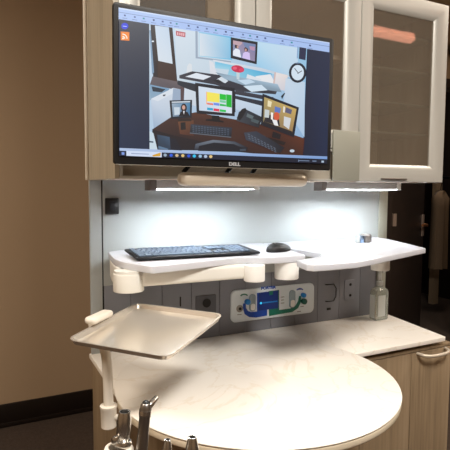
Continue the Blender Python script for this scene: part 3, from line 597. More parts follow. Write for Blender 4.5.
((90,120,150),[(0.1599,0.0813),(0.2022,0.0633),(0.2022,0.0562),(0.1601,0.0603)]),
([(108,70,50),(96,60,44),(70,42,36),(90,54,42)],[(0.2432,0.2656),(0.3134,0.2808),(0.3145,0.1652),(0.2527,0.1739)]),
((28,34,44),[(0.2068,0.408),(0.3058,0.427),(0.3043,0.2985),(0.2139,0.2777)]),
([(150,170,190),(70,130,170),(60,110,150),(120,140,160)],[(0.2164,0.3882),(0.2971,0.4056),(0.2962,0.3119),(0.2215,0.2942)]),
((206,218,230),[(0.2163,0.4009),(0.297,0.417),(0.2971,0.4084),(0.2163,0.3925)]),
((196,210,222),[(0.226,0.3627),(0.251,0.3662),(0.2515,0.3135),(0.2282,0.3064)]),
((34,24,30),[(0.2825,0.3662),(0.2819,0.3568),(0.2801,0.3482),(0.2773,0.3411),(0.2736,0.3364),(0.2696,0.3344),(0.2655,0.3353),(0.2618,0.3391),(0.2589,0.3454),(0.257,0.3534),(0.2562,0.3626),(0.2568,0.3719),(0.2586,0.3805),(0.2614,0.3875),(0.265,0.3923),(0.269,0.3944),(0.2731,0.3935),(0.2768,0.3897),(0.2798,0.3835),(0.2817,0.3754)]),
((206,160,146),[(0.2754,0.3681),(0.2751,0.3632),(0.2742,0.3587),(0.2726,0.355),(0.2707,0.3525),(0.2686,0.3514),(0.2664,0.3519),(0.2644,0.3539),(0.2628,0.3571),(0.2618,0.3614),(0.2614,0.3662),(0.2617,0.3711),(0.2627,0.3756),(0.2642,0.3792),(0.2661,0.3817),(0.2683,0.3828),(0.2704,0.3823),(0.2724,0.3804),(0.274,0.3771),(0.275,0.3729)]),
((22,22,32),[(0.2472,0.3016),(0.2556,0.334),(0.2686,0.3443),(0.2863,0.3351),(0.2953,0.3104)]),
((230,230,236),[(0.2656,0.341),(0.273,0.342),(0.2698,0.3158)]),
((30,30,34),[(0.2546,0.2569),(0.2764,0.2622),(0.2786,0.2094),(0.2568,0.2029)]),
((44,36,36),[(0.2431,0.2826),(0.2955,0.2931),(0.3046,0.2726),(0.2433,0.2627)]),
((22,26,38),[(0.3188,0.553),(0.5032,0.5436),(0.5046,0.3332),(0.3263,0.3316)]),
([(206,220,236),(214,226,238),(210,222,236),(196,210,228)],[(0.3334,0.5296),(0.49,0.5189),(0.4909,0.3525),(0.3378,0.3548)]),
((240,226,90),[(0.3728,0.4954),(0.4303,0.4914),(0.431,0.4249),(0.3735,0.4268)]),
((16,190,50),[(0.4313,0.4916),(0.4616,0.4889),(0.462,0.4473),(0.4317,0.4487)]),
((10,178,50),[(0.4625,0.4921),(0.4884,0.4902),(0.4894,0.3959),(0.4635,0.3998)]),
((120,200,160),[(0.4318,0.4458),(0.4611,0.4427),(0.4613,0.4248),(0.4319,0.428)]),
((30,180,80),[(0.4321,0.4177),(0.4624,0.4145),(0.4625,0.4011),(0.4322,0.4014)]),
((226,120,110),[(0.3736,0.4166),(0.4013,0.4147),(0.4014,0.4015),(0.3737,0.4035)]),
((110,140,226),[(0.4031,0.4209),(0.4301,0.4204),(0.4304,0.4011),(0.4032,0.4032)]),
((40,160,200),[(0.3739,0.3816),(0.4016,0.3795),(0.4018,0.3618),(0.3741,0.3626)]),
((220,50,80),[(0.4035,0.3797),(0.4306,0.3775),(0.4308,0.3582),(0.4037,0.3606)]),
((30,190,80),[(0.4325,0.3762),(0.4619,0.3742),(0.462,0.3578),(0.4327,0.3585)]),
((240,180,140),[(0.3682,0.4961),(0.3728,0.4954),(0.3737,0.4049),(0.3691,0.4043)]),
((16,18,26),[(0.3948,0.3271),(0.4302,0.327),(0.4343,0.2949),(0.4514,0.2894),(0.4515,0.279),(0.3676,0.2842),(0.3702,0.2948),(0.3969,0.2994)]),
([(52,60,74),(44,52,66),(24,28,38),(30,34,44)],[(0.3003,0.2505),(0.4921,0.246),(0.489,0.1765),(0.2965,0.1895)]),
((92,100,112),[(0.2965,0.1895),(0.489,0.1765),(0.4881,0.1689),(0.2965,0.1823)]),
((74,86,104),[(0.3075,0.2412),(0.316,0.2409),(0.3161,0.2341),(0.3076,0.2343)]),
((74,86,104),[(0.3205,0.2407),(0.329,0.2404),(0.3291,0.2336),(0.3206,0.2338)]),
((74,86,104),[(0.3335,0.2402),(0.3421,0.2399),(0.3422,0.2331),(0.3336,0.2333)]),
((74,86,104),[(0.3466,0.2397),(0.3553,0.2394),(0.3553,0.2326),(0.3467,0.2328)]),
((74,86,104),[(0.3598,0.2392),(0.3685,0.2389),(0.3686,0.2321),(0.3599,0.2323)]),
((74,86,104),[(0.3731,0.2387),(0.3818,0.2384),(0.3819,0.2316),(0.3732,0.2317)]),
((74,86,104),[(0.3864,0.2382),(0.3952,0.2379),(0.3953,0.231),(0.3865,0.2312)]),
((74,86,104),[(0.3998,0.2377),(0.4087,0.2374),(0.4088,0.2305),(0.3999,0.2307)]),
((74,86,104),[(0.4133,0.2372),(0.4222,0.2368),(0.4223,0.23),(0.4134,0.2302)]),
((74,86,104),[(0.4269,0.2367),(0.4359,0.2363),(0.4359,0.2294),(0.427,0.2296)]),
((74,86,104),[(0.4406,0.2362),(0.4496,0.2358),(0.4497,0.2289),(0.4407,0.2291)]),
((74,86,104),[(0.4543,0.2356),(0.4634,0.2353),(0.4634,0.2284),(0.4544,0.2286)]),
((74,86,104),[(0.4682,0.2351),(0.4773,0.2348),(0.4773,0.2278),(0.4682,0.228)]),
((74,86,104),[(0.3077,0.2275),(0.3162,0.2271),(0.3162,0.2204),(0.3077,0.2206)]),
((74,86,104),[(0.3206,0.2269),(0.3292,0.2266),(0.3292,0.2198),(0.3207,0.2201)]),
((74,86,104),[(0.3337,0.2264),(0.3422,0.2261),(0.3423,0.2193),(0.3337,0.2195)]),
((74,86,104),[(0.3468,0.2259),(0.3554,0.2255),(0.3555,0.2187),(0.3468,0.219)]),
((74,86,104),[(0.36,0.2253),(0.3686,0.225),(0.3687,0.2182),(0.36,0.2184)]),
((74,86,104),[(0.3732,0.2248),(0.382,0.2244),(0.382,0.2176),(0.3733,0.2178)]),
((74,86,104),[(0.3866,0.2242),(0.3954,0.2239),(0.3954,0.217),(0.3866,0.2173)]),
((74,86,104),[(0.4,0.2237),(0.4088,0.2233),(0.4089,0.2165),(0.4001,0.2167)]),
((74,86,104),[(0.4135,0.2231),(0.4224,0.2228),(0.4225,0.2159),(0.4136,0.2161)]),
((74,86,104),[(0.4271,0.2226),(0.436,0.2222),(0.4361,0.2153),(0.4271,0.2156)]),
((74,86,104),[(0.4407,0.222),(0.4497,0.2217),(0.4498,0.2147),(0.4408,0.215)]),
((74,86,104),[(0.4545,0.2215),(0.4635,0.2211),(0.4636,0.2142),(0.4546,0.2144)]),
((74,86,104),[(0.4683,0.2209),(0.4774,0.2205),(0.4775,0.2136),(0.4684,0.2138)]),
((74,86,104),[(0.3078,0.2138),(0.3163,0.2134),(0.3164,0.2067),(0.3079,0.2069)]),
((74,86,104),[(0.3208,0.2132),(0.3293,0.2128),(0.3294,0.2061),(0.3208,0.2063)]),
((74,86,104),[(0.3338,0.2126),(0.3424,0.2122),(0.3424,0.2055),(0.3339,0.2057)]),
((74,86,104),[(0.3469,0.212),(0.3555,0.2117),(0.3556,0.2049),(0.347,0.2051)]),
((74,86,104),[(0.3601,0.2115),(0.3688,0.2111),(0.3689,0.2043),(0.3602,0.2045)]),
((74,86,104),[(0.3734,0.2109),(0.3821,0.2105),(0.3822,0.2037),(0.3734,0.2039)]),
((74,86,104),[(0.3867,0.2103),(0.3955,0.2099),(0.3956,0.2031),(0.3868,0.2033)]),
((74,86,104),[(0.4001,0.2097),(0.409,0.2093),(0.409,0.2025),(0.4002,0.2027)]),
((74,86,104),[(0.4136,0.2091),(0.4225,0.2087),(0.4226,0.2018),(0.4137,0.2021)]),
((74,86,104),[(0.4272,0.2085),(0.4362,0.2081),(0.4362,0.2012),(0.4273,0.2015)]),
((74,86,104),[(0.4409,0.2079),(0.4499,0.2075),(0.45,0.2006),(0.441,0.2009)]),
((74,86,104),[(0.4546,0.2073),(0.4637,0.2069),(0.4638,0.2),(0.4547,0.2002)]),
((74,86,104),[(0.4685,0.2067),(0.4776,0.2063),(0.4776,0.1993),(0.4685,0.1996)]),
((74,86,104),[(0.3079,0.2),(0.3164,0.1996),(0.3165,0.1929),(0.308,0.1932)]),
((74,86,104),[(0.3209,0.1994),(0.3294,0.199),(0.3295,0.1923),(0.321,0.1926)]),
((74,86,104),[(0.3339,0.1988),(0.3425,0.1984),(0.3426,0.1917),(0.334,0.1919)]),
((74,86,104),[(0.347,0.1982),(0.3557,0.1978),(0.3557,0.191),(0.3471,0.1913)]),
((74,86,104),[(0.3602,0.1976),(0.3689,0.1972),(0.369,0.1904),(0.3603,0.1906)]),
((74,86,104),[(0.3735,0.197),(0.3822,0.1966),(0.3823,0.1897),(0.3736,0.19)]),
((74,86,104),[(0.3869,0.1963),(0.3956,0.1959),(0.3957,0.1891),(0.3869,0.1894)]),
((74,86,104),[(0.4003,0.1957),(0.4091,0.1953),(0.4092,0.1884),(0.4004,0.1887)]),
((74,86,104),[(0.4138,0.1951),(0.4227,0.1947),(0.4227,0.1878),(0.4139,0.1881)]),
((74,86,104),[(0.4274,0.1944),(0.4363,0.194),(0.4364,0.1871),(0.4274,0.1874)]),
((74,86,104),[(0.441,0.1938),(0.45,0.1934),(0.4501,0.1864),(0.4411,0.1867)]),
((74,86,104),[(0.4548,0.1931),(0.4638,0.1927),(0.4639,0.1858),(0.4549,0.1861)]),
((74,86,104),[(0.4686,0.1925),(0.4777,0.1921),(0.4778,0.1851),(0.4687,0.1854)]),
([(84,96,112),(110,120,134),(60,70,84),(30,34,46),(24,26,38),(34,40,54)],[(0.3222,0.1079),(0.4013,0.145),(0.5058,0.1418),(0.5653,0.1038),(0.5607,0.0729),(0.3155,0.0639)]),
((22,26,38),[(0.3377,0.0945),(0.4061,0.1248),(0.5012,0.1218),(0.5455,0.0947),(0.5459,0.0643),(0.3335,0.0578)]),
((60,70,84),[(0.5309,0.0861),(0.5605,0.0912),(0.5607,0.0729),(0.531,0.0709)]),
([(60,66,76),(50,58,70),(28,32,40),(34,38,46)],[(0.5228,0.3657),(0.547,0.3992),(0.6414,0.3422),(0.624,0.2582),(0.5118,0.2994)]),
((26,28,36),[(0.5135,0.3222),(0.5372,0.3903),(0.5548,0.4033),(0.562,0.389),(0.5428,0.3303),(0.5284,0.3028)]),
((90,104,110),[(0.5652,0.3635),(0.5976,0.3446),(0.5908,0.3208),(0.5606,0.337)]),
((70,84,90),[(0.5877,0.3281),(0.6264,0.3126),(0.6185,0.2885),(0.5829,0.3045)]),
((24,28,40),[(0.6402,0.5248),(0.8336,0.4445),(0.8104,0.2021),(0.6339,0.2825)]),
([(176,156,100),(196,166,96),(150,120,84),(130,120,90)],[(0.6487,0.4998),(0.8205,0.4298),(0.799,0.2331),(0.646,0.3055)]),
((38,36,44),[(0.6588,0.3521),(0.7213,0.3913),(0.7334,0.2822),(0.649,0.3121)]),
((196,204,206),[(0.653,0.4058),(0.6769,0.4012),(0.6746,0.3416),(0.6517,0.3435)]),
((90,120,190),[(0.7048,0.4363),(0.7368,0.4249),(0.732,0.3848),(0.7033,0.3921)]),
((206,90,60),[(0.7302,0.3609),(0.7288,0.3463),(0.7245,0.3343),(0.7182,0.3272),(0.7112,0.3263),(0.7047,0.332),(0.7002,0.3429),(0.6985,0.357),(0.6998,0.3715),(0.7041,0.3835),(0.7103,0.3906),(0.7174,0.3915),(0.7239,0.386),(0.7284,0.375)]),
((230,232,234),[(0.6904,0.3325),(0.7168,0.3277),(0.7248,0.2845),(0.7036,0.2869)]),
((206,210,214),[(0.7537,0.3638),(0.7919,0.3525),(0.7822,0.2635),(0.7525,0.2922)]),
((240,236,230),[(0.6844,0.3865),(0.6971,0.3835),(0.6957,0.3284),(0.6851,0.3319)]),
((34,30,36),[(0.649,0.3121),(0.7988,0.2491),(0.799,0.2299),(0.6461,0.2993)]),
((230,220,180),[(0.6676,0.4778),(0.6886,0.4684),(0.6839,0.4256),(0.6661,0.4309)]),
((90,90,120),[(0.7636,0.4365),(0.7964,0.4202),(0.7915,0.3844),(0.7587,0.3961)]),
((230,226,214),[(0.7495,0.4425),(0.7581,0.4389),(0.7566,0.3911),(0.748,0.3947)]),
((20,24,34),[(0.7356,0.5195),(0.7534,0.5491),(0.7567,0.5433),(0.7412,0.4966)]),
((22,22,30),[(0.6968,0.2391),(0.7395,0.2195),(0.7347,0.1795),(0.6922,0.1916)]),
((30,24,28),[(0.6713,0.1897),(0.7673,0.1584),(0.7568,0.1337),(0.6612,0.1654)]),
([(56,62,76),(48,54,68),(26,28,38),(30,32,42)],[(0.5491,0.2139),(0.6121,0.2307),(0.7603,0.1148),(0.7362,0.0687),(0.5597,0.1584)]),
((84,94,110),[(0.569,0.2097),(0.5791,0.203),(0.5782,0.1952),(0.5681,0.2019)]),
((84,94,110),[(0.5852,0.1982),(0.5954,0.1914),(0.5944,0.1836),(0.5843,0.1904)]),
((84,94,110),[(0.6015,0.1866),(0.6117,0.1798),(0.6108,0.172),(0.6006,0.1788)]),
((84,94,110),[(0.6179,0.1749),(0.6282,0.168),(0.6272,0.1602),(0.6169,0.1671)]),
((84,94,110),[(0.6344,0.1631),(0.6447,0.1562),(0.6438,0.1484),(0.6334,0.1553)]),
((84,94,110),[(0.651,0.1513),(0.6614,0.1444),(0.6605,0.1365),(0.6501,0.1434)]),
((84,94,110),[(0.6677,0.1394),(0.6782,0.1324),(0.6773,0.1245),(0.6668,0.1315)]),
((84,94,110),[(0.6846,0.1274),(0.6952,0.1203),(0.6942,0.1124),(0.6836,0.1195)]),
((84,94,110),[(0.7016,0.1153),(0.7122,0.1082),(0.7113,0.1002),(0.7006,0.1073)]),
((84,94,110),[(0.5712,0.193),(0.5813,0.1863),(0.5804,0.1786),(0.5703,0.1853)]),
((84,94,110),[(0.5874,0.1818),(0.5976,0.175),(0.5967,0.1672),(0.5865,0.174)]),
((84,94,110),[(0.6037,0.1704),(0.6139,0.1636),(0.613,0.1558),(0.6028,0.1626)]),
((84,94,110),[(0.6201,0.159),(0.6304,0.1521),(0.6295,0.1443),(0.6192,0.1512)]),
((84,94,110),[(0.6366,0.1475),(0.647,0.1406),(0.6461,0.1327),(0.6357,0.1397)]),
((84,94,110),[(0.6532,0.1359),(0.6637,0.1289),(0.6628,0.121),(0.6523,0.128)]),
((84,94,110),[(0.67,0.1242),(0.6805,0.1172),(0.6796,0.1093),(0.6691,0.1164)]),
((84,94,110),[(0.6869,0.1125),(0.6975,0.1054),(0.6965,0.0975),(0.6859,0.1046)]),
((84,94,110),[(0.7039,0.1007),(0.7145,0.0935),(0.7136,0.0855),(0.7029,0.0927)]),
((84,94,110),[(0.5734,0.1764),(0.5835,0.1696),(0.5826,0.1619),(0.5725,0.1687)]),
((84,94,110),[(0.5896,0.1654),(0.5998,0.1585),(0.5989,0.1508),(0.5887,0.1576)]),
((84,94,110),[(0.6059,0.1543),(0.6162,0.1474),(0.6152,0.1396),(0.605,0.1465)]),
((84,94,110),[(0.6223,0.1431),(0.6326,0.1362),(0.6317,0.1283),(0.6214,0.1353)]),
((84,94,110),[(0.6389,0.1318),(0.6493,0.1249),(0.6483,0.117),(0.6379,0.124)]),
((84,94,110),[(0.6555,0.1205),(0.666,0.1135),(0.665,0.1056),(0.6546,0.1126)]),
((84,94,110),[(0.6723,0.1091),(0.6828,0.102),(0.6819,0.0941),(0.6713,0.1012)]),
((84,94,110),[(0.6892,0.0976),(0.6998,0.0904),(0.6988,0.0825),(0.6882,0.0897)]),
((84,94,110),[(0.7062,0.086),(0.7169,0.0788),(0.7159,0.0709),(0.7052,0.0781)]),
((190,206,220),[(0.8141,0.0929),(0.8124,0.0868),(0.8077,0.082),(0.8011,0.08),(0.7945,0.0812),(0.7896,0.0853),(0.7878,0.0911),(0.7895,0.0973),(0.7942,0.102),(0.8008,0.1041),(0.8074,0.1029),(0.8123,0.0988)]),
((26,34,48),[(0.8694,0.728),(0.8674,0.7026),(0.8608,0.6789),(0.8504,0.6592),(0.8372,0.6454),(0.8226,0.6389),(0.8079,0.6402),(0.7946,0.6492),(0.784,0.6649),(0.7771,0.6857),(0.7745,0.7098),(0.7764,0.7347),(0.7828,0.7581),(0.7929,0.7777),(0.8058,0.7917),(0.8204,0.7986),(0.8351,0.7978),(0.8486,0.7891),(0.8595,0.7735),(0.8666,0.7525)]),
((206,222,236),[(0.8559,0.7254),(0.8545,0.7062),(0.8498,0.6883),(0.8424,0.6733),(0.8329,0.6629),(0.8223,0.6581),(0.8117,0.6591),(0.8021,0.666),(0.7945,0.678),(0.7894,0.6939),(0.7875,0.7123),(0.7889,0.7312),(0.7935,0.749),(0.8008,0.7639),(0.8101,0.7744),(0.8206,0.7795),(0.8313,0.7787),(0.841,0.772),(0.8488,0.76),(0.8539,0.744)]),
((90,110,140),[(0.8337,0.795),(0.8299,0.7908),(0.8205,0.7875),(0.8112,0.7869),(0.8073,0.7895),(0.8111,0.7937),(0.8204,0.797),(0.8298,0.7976)]),
((30,36,50),[(0.8199,0.7137),(0.8439,0.7408),(0.8457,0.7363),(0.8222,0.7093)]),
((30,36,50),[(0.8243,0.7129),(0.8029,0.7487),(0.8056,0.7525),(0.8265,0.7182)]),
((38,44,74),[(0.828,0.9219),(0.866,0.9211),(0.8629,0.8252),(0.826,0.8286)]),
((130,160,200),[(0.817,0.9242),(0.8236,0.9241),(0.8205,0.8307),(0.8149,0.8311)]),
([(30,40,64),(34,44,70),(26,40,70),(22,30,52)],[(0.8728,0.9178),(1,0.9169),(1,0.0352),(0.8652,0.0328)]),
([(36,46,66),(36,46,66),(26,40,66),(28,44,72)],[(0,0.9199),(0.1201,0.92),(0.1218,0.0507),(0,0.0423)]),
((16,50,214),[(0.0365,0.8833),(0.0359,0.8764),(0.0339,0.8699),(0.0309,0.8644),(0.027,0.8603),(0.0227,0.8581),(0.0183,0.858),(0.0144,0.86),(0.0113,0.8639),(0.0093,0.8694),(0.0086,0.8758),(0.0092,0.8826),(0.0111,0.889),(0.0142,0.8946),(0.0181,0.8987),(0.0224,0.9009),(0.0267,0.901),(0.0306,0.899),(0.0338,0.8951),(0.0358,0.8897)]),
((170,190,250),[(0.0147,0.8801),(0.0303,0.8809),(0.0303,0.8762),(0.0148,0.8754)]),
((238,130,40),[(0.0065,0.8399),(0.0404,0.8439),(0.0404,0.786),(0.0065,0.7824)]),
((255,240,225),[(0.0188,0.7968),(0.0187,0.7949),(0.0182,0.7931),(0.0174,0.7916),(0.0165,0.7905),(0.0154,0.7899),(0.0143,0.79),(0.0133,0.7906),(0.0125,0.7917),(0.012,0.7933),(0.0119,0.7951),(0.012,0.797),(0.0125,0.7988),(0.0133,0.8003),(0.0142,0.8014),(0.0153,0.802),(0.0164,0.8019),(0.0174,0.8013),(0.0181,0.8002),(0.0186,0.7986)]),
((255,240,225),[(0.0243,0.7955),(0.024,0.7992),(0.0234,0.8027),(0.0223,0.8058),(0.0209,0.8084),(0.0192,0.8104),(0.0172,0.8117),(0.0151,0.8122),(0.0129,0.8121),(0.0129,0.8054),(0.0144,0.8055),(0.0158,0.8051),(0.017,0.8043),(0.0182,0.803),(0.0191,0.8013),(0.0198,0.7992),(0.0202,0.797),(0.0204,0.7945)]),
((255,240,225),[(0.0332,0.7977),(0.0328,0.8044),(0.0316,0.8107),(0.0297,0.8162),(0.0271,0.8209),(0.024,0.8244),(0.0205,0.8267),(0.0167,0.8278),(0.0128,0.8274),(0.0128,0.8208),(0.016,0.821),(0.0191,0.8202),(0.0219,0.8183),(0.0244,0.8154),(0.0265,0.8117),(0.028,0.8072),(0.029,0.8021),(0.0293,0.7967)]),
([(176,194,226),(130,160,210),(110,150,206),(170,190,224)],[(0,0.0531),(1,0.0603),(1,0.0369),(0,0.0342)]),
([(18,28,54),(16,24,44),(16,24,44),(18,28,54)],[(0,0.0329),(1,0.0352),(1,0),(0,0)]),
((206,218,240),[(0.027,0.0362),(0.1728,0.0374),(0.1731,0),(0.0272,0.0009)]),
((150,165,200),[(0.0467,0.0225),(0.1191,0.0214),(0.1192,0.0159),(0.0468,0.0157)]),
((214,160,50),[(0.1336,0.0126),(0.1521,0.0235),(0.1687,0.0343),(0.1672,0.0075),(0.1357,0.003)]),
((120,150,220),[(0.0083,0.0255),(0.0192,0.0255),(0.0194,0.0072),(0.0085,0.0072)]),
((150,170,190),[(0.1949,0.0175),(0.1936,0.0108),(0.19,0.0065),(0.1856,0.0062),(0.182,0.0101),(0.1806,0.0167),(0.1819,0.0233),(0.1854,0.0277),(0.1898,0.0279),(0.1935,0.0241)]),
((40,90,220),[(0.2209,0.0178),(0.2196,0.0111),(0.216,0.0067),(0.2115,0.0065),(0.2078,0.0104),(0.2064,0.017),(0.2077,0.0237),(0.2113,0.028),(0.2158,0.0283),(0.2194,0.0244)]),
((206,180,140),[(0.2459,0.0181),(0.2446,0.0113),(0.2409,0.007),(0.2364,0.0067),(0.2327,0.0107),(0.2312,0.0173),(0.2326,0.024),(0.2362,0.0284),(0.2407,0.0287),(0.2444,0.0248)]),
((220,190,120),[(0.2721,0.0185),(0.2707,0.0116),(0.267,0.0072),(0.2624,0.007),(0.2587,0.0109),(0.2572,0.0176),(0.2586,0.0244),(0.2622,0.0288),(0.2668,0.0291),(0.2706,0.0251)]),
((30,80,210),[(0.2985,0.0188),(0.2972,0.0119),(0.2934,0.0075),(0.2888,0.0073),(0.285,0.0112),(0.2835,0.0179),(0.2849,0.0248),(0.2886,0.0292),(0.2932,0.0295),(0.297,0.0255)]),
((40,190,236),[(0.3235,0.0191),(0.3221,0.0122),(0.3184,0.0078),(0.3137,0.0075),(0.3098,0.0115),(0.3083,0.0182),(0.3097,0.0251),(0.3135,0.0296),(0.3182,0.0298),(0.322,0.0258)]),
((150,190,220),[(0.3506,0.0194),(0.3492,0.0125),(0.3454,0.008),(0.3407,0.0078),(0.3368,0.0118),(0.3352,0.0186),(0.3366,0.0255),(0.3404,0.03),(0.3452,0.0302),(0.3491,0.0262)]),
((170,190,220),[(0.3753,0.0198),(0.3739,0.0128),(0.37,0.0083),(0.3652,0.008),(0.3613,0.0121),(0.3597,0.0189),(0.3612,0.0258),(0.365,0.0303),(0.3698,0.0306),(0.3737,0.0266)]),
((220,190,130),[(0.3993,0.02),(0.3979,0.013),(0.394,0.0085),(0.3891,0.0082),(0.3852,0.0123),(0.3836,0.0192),(0.385,0.0262),(0.3889,0.0307),(0.3937,0.031),(0.3977,0.0269)]),
((120,140,170),[(0.8407,0.0193),(0.8972,0.0198),(0.8972,0.0141),(0.8408,0.0137)]),
((120,140,170),[(0.9143,0.0207),(0.9374,0.0211),(0.9375,0.0136),(0.9144,0.0133)]),
((170,190,210),[(0.9666,0.0234),(0.9807,0.0233),(0.9809,0.0074),(0.9668,0.0076)]),
((120,140,170),[(0.8351,0.0231),(0.8395,0.0233),(0.8398,0.0071),(0.8353,0.0069)])]
scr = pic(POLYS, 'screen', mon)
tp = MO + ex*0.2818 + ez*0.0079 + ez.cross(ex)*-.0004
text('DELL', .0105, tp, Matrix((ex, ez, -(ez.cross(ex)))).transposed(), 'lettering', M['txt'], mon, .0003, 1.25, .0006)
# bracket arms holding the monitor
a = MB(); a.box(.50, .60, 1.116, 1.1284, .10, .20); a.box(.53, .57, 1.060, 1.117, .13, .17); a.build('mount_plate', M['blackm'], mon)
for x0, x1 in ((.470, .445), (.583, .560), (.655, .632)):
    m_ = MB(); m_.tube([(x0, 1.12, .12), (x0, 1.115, .06), (x1, 1.11, .036)], .0055, n=10); m_.build('strut', M['blackm'], mon)

# ------------------------------------------------------------------ work shelves
T = -.18
ks = thing('keyboard_shelf', (.55, 1.2, T-.02), 'white keyboard shelf on round cream pivots below the monitor', 'shelf')
def smooth_poly(P, it=2):
    for _ in range(it):
        Q = []
        for i in range(len(P)):
            u, v = P[i], P[(i+1) % len(P)]
            Q += [(u[0]*.8+v[0]*.2, u[1]*.8+v[1]*.2), (u[0]*.2+v[0]*.8, u[1]*.2+v[1]*.8)]
        P = Q
    return P
L = smooth_poly([(.332, 1.408), (.316, 1.30), (.308, 1.23), (.312, 1.185), (.326, 1.14), (.352, 1.080), (.372, 1.077), (.486, 1.103), (.618, 1.132), (.660, 1.095), (.700, 1.088), (.785, 1.083), (.800, 1.11), (.835, 1.38), (.83, 1.408)][::-1])
L = [(x, min(y, 1.408)) for x, y in L]
MB().slab(L, T-.017, T, .002).build('shelf_plate', M['acrylic'], ks)
MB().cyl((.322, 1.153, -.247), (.322, 1.153, -.2035), .0365, n=48, bev=.002).build('pivot', M['cream'], ks)
MB().cyl((.322, 1.153, -.2030), (.322, 1.153, -.197), .034, n=48).build('pivot_ring', M['cream'], ks)
MB().slab(smooth_poly([(.300, 1.17), (.34, 1.17), (.355, 1.40), (.335, 1.40), (.312, 1.28)]), -.247, -.197, .004).build('rear_bracket', M['cream'], ks)
box(.345, .640, 1.115, 1.150, -.235, -.197, bev=.010, seg=4, rot=Matrix.Rotation(math.radians(-2), 3, 'Z')).build('beam', M['cream'], ks)
MB().cyl((.640, 1.105, -.240), (.640, 1.105, -.197), .0275, n=40, bev=.002).build('pivot', M['white'], ks)
MB().cyl((.748, 1.118, -.244), (.748, 1.118, -.197), .0325, n=40, bev=.002).build('pivot', M['white'], ks)
ws = thing('side_shelf', (.95, 1.2, T-.016), 'white side shelf with pointed corner reaching right past the panel', 'shelf')
S = smooth_poly([(.795, 1.10), (.76, 1.03), (.655, .955), (.665, .935), (.84, .940), (.95, .975)], 2)
S = [(.85, 1.405), (.85, 1.10), (.81, 1.06), (.72, 1.03), (.703, .965), (.712, .950), (.76, .945), (.845, .948), (.92, .970), (1.02, 1.006), (1.228, 1.078), (1.235, 1.090), (1.33, 1.335), (1.340, 1.405)]
MB().slab(S[::-1], T-.0175, T-.002, .002).build('shelf_plate', M['acrylic'], ws)
MB().cyl((1.072, 1.105, -.242), (1.072, 1.105, -.197), .027, n=40, bev=.002).build('pivot', M['white'], ws)
box(1.06, 1.085, 1.12, 1.41, -.222, -.197, bev=.003).build('bracket', M['white'], ws)

# keyboard
KO = Vector((0.3434, 1.1598, -.18)); KA = -0.0565; KW, KD = 0.3367, 0.1380
kb = thing('keyboard', KO, 'full black keyboard lying on the white shelf', 'keyboard')
kR = Matrix.Rotation(KA, 3, 'Z') @ Matrix.Rotation(math.radians(2.5), 3, 'X')
kz = T+.0025
def kp(mb, name, m, sm=35):
    for v in mb.bm.verts:
        q = kR @ v.co; v.co = Vector((KO.x+q.x, KO.y+q.y, kz+q.z))
    return mb.build(name, m, kb, sm)
kp(box(0, KW, 0, KD, 0.001, .0075, bev=.003), 'deck', M['keyb'])
kp(box(.02, KW-.02, KD-.02, KD-.008, -.005, .001), 'rear_feet', M['black'])
kw = (KW-.016)/22.6; kd = (KD-.018)/6.2
def keyrow(y, spec, d=1.0):
    x = .008
    for wd, on in spec:
        if on: keys.append((x+.0011, x+wd*kw-.0011, y+.0014, y+d*kd-.0014))
        x += wd*kw
keys = []
g = (.3, 0)
keyrow(.008, [(1.25,1)]*3+[(6.25,1)]+[(1.25,1)]*3+[g]+[(1,1)]*3+[g]+[(2,1),(1,1),(1,1)])
keyrow(.008+kd, [(2.25,1)]+[(1,1)]*10+[(1.75,1)]+[g]+[(1,0),(1,1),(1,0)]+[g]+[(1,1)]*4)
keyrow(.008+2*kd, [(1.75,1)]+[(1,1)]*11+[(1.25,1)]+[g]+[(3,0)]+[g]+[(1,1)]*4)
keyrow(.008+3*kd, [(1.5,1)]+[(1,1)]*12+[(.5,0)]+[g]+[(1,1)]*3+[g]+[(1,1)]*4)
keyrow(.008+4*kd, [(1,1)]*13+[(1,1)]+[g]+[(1,1)]*3+[g]+[(1,1)]*4)
keyrow(.008+5.2*kd, [(1,1),(.6,0)]+[(1,1)]*4+[(.2,0)]+[(1,1)]*4+[(.2,0)]+[(1,1)]*4+[g]+[(1,1)]*3, .8)
keys = keys[:100]
for (x0, x1, y0, y1) in keys:
    m_ = MB(); m_.box(x0, x1, y0, y1, .0070, .0112, bev=.0012, seg=1); kp(m_, 'key', M['keyc'])

# mouse
ms = thing('computer_mouse', (.775, 1.20, T), 'black computer mouse on the shelf right of the keyboard', 'mouse')
t = bmesh.new(); bmesh.ops.create_uvsphere(t, u_segments=32, v_segments=16, radius=1)
mr = Matrix.Rotation(math.radians(-62), 3, 'Z')
for v in t.verts:
    x, y, z = v.co
    z = max(z, -.12); zz = (z+.12)*.021*(1-.25*y); xx = x*.029*(1-.08*y*y); yy = y*.054
    q = mr @ Vector((xx, yy, 0)); v.co = Vector((.775+q.x, 1.20+q.y, T+zz))
m_ = MB(); m_.merge(t); m_.build('shell', M['bezel'], ms, 60)
q = mr @ Vector((0, -.026, 0)); m_ = MB(); m_.cyl((.775+q.x-.002, 1.20+q.y, T+.0205), (.775+q.x+.002, 1.20+q.y+.0035, T+.0205), .005, n=16); m_.build('scroll_wheel', M['ledcap'], ms)

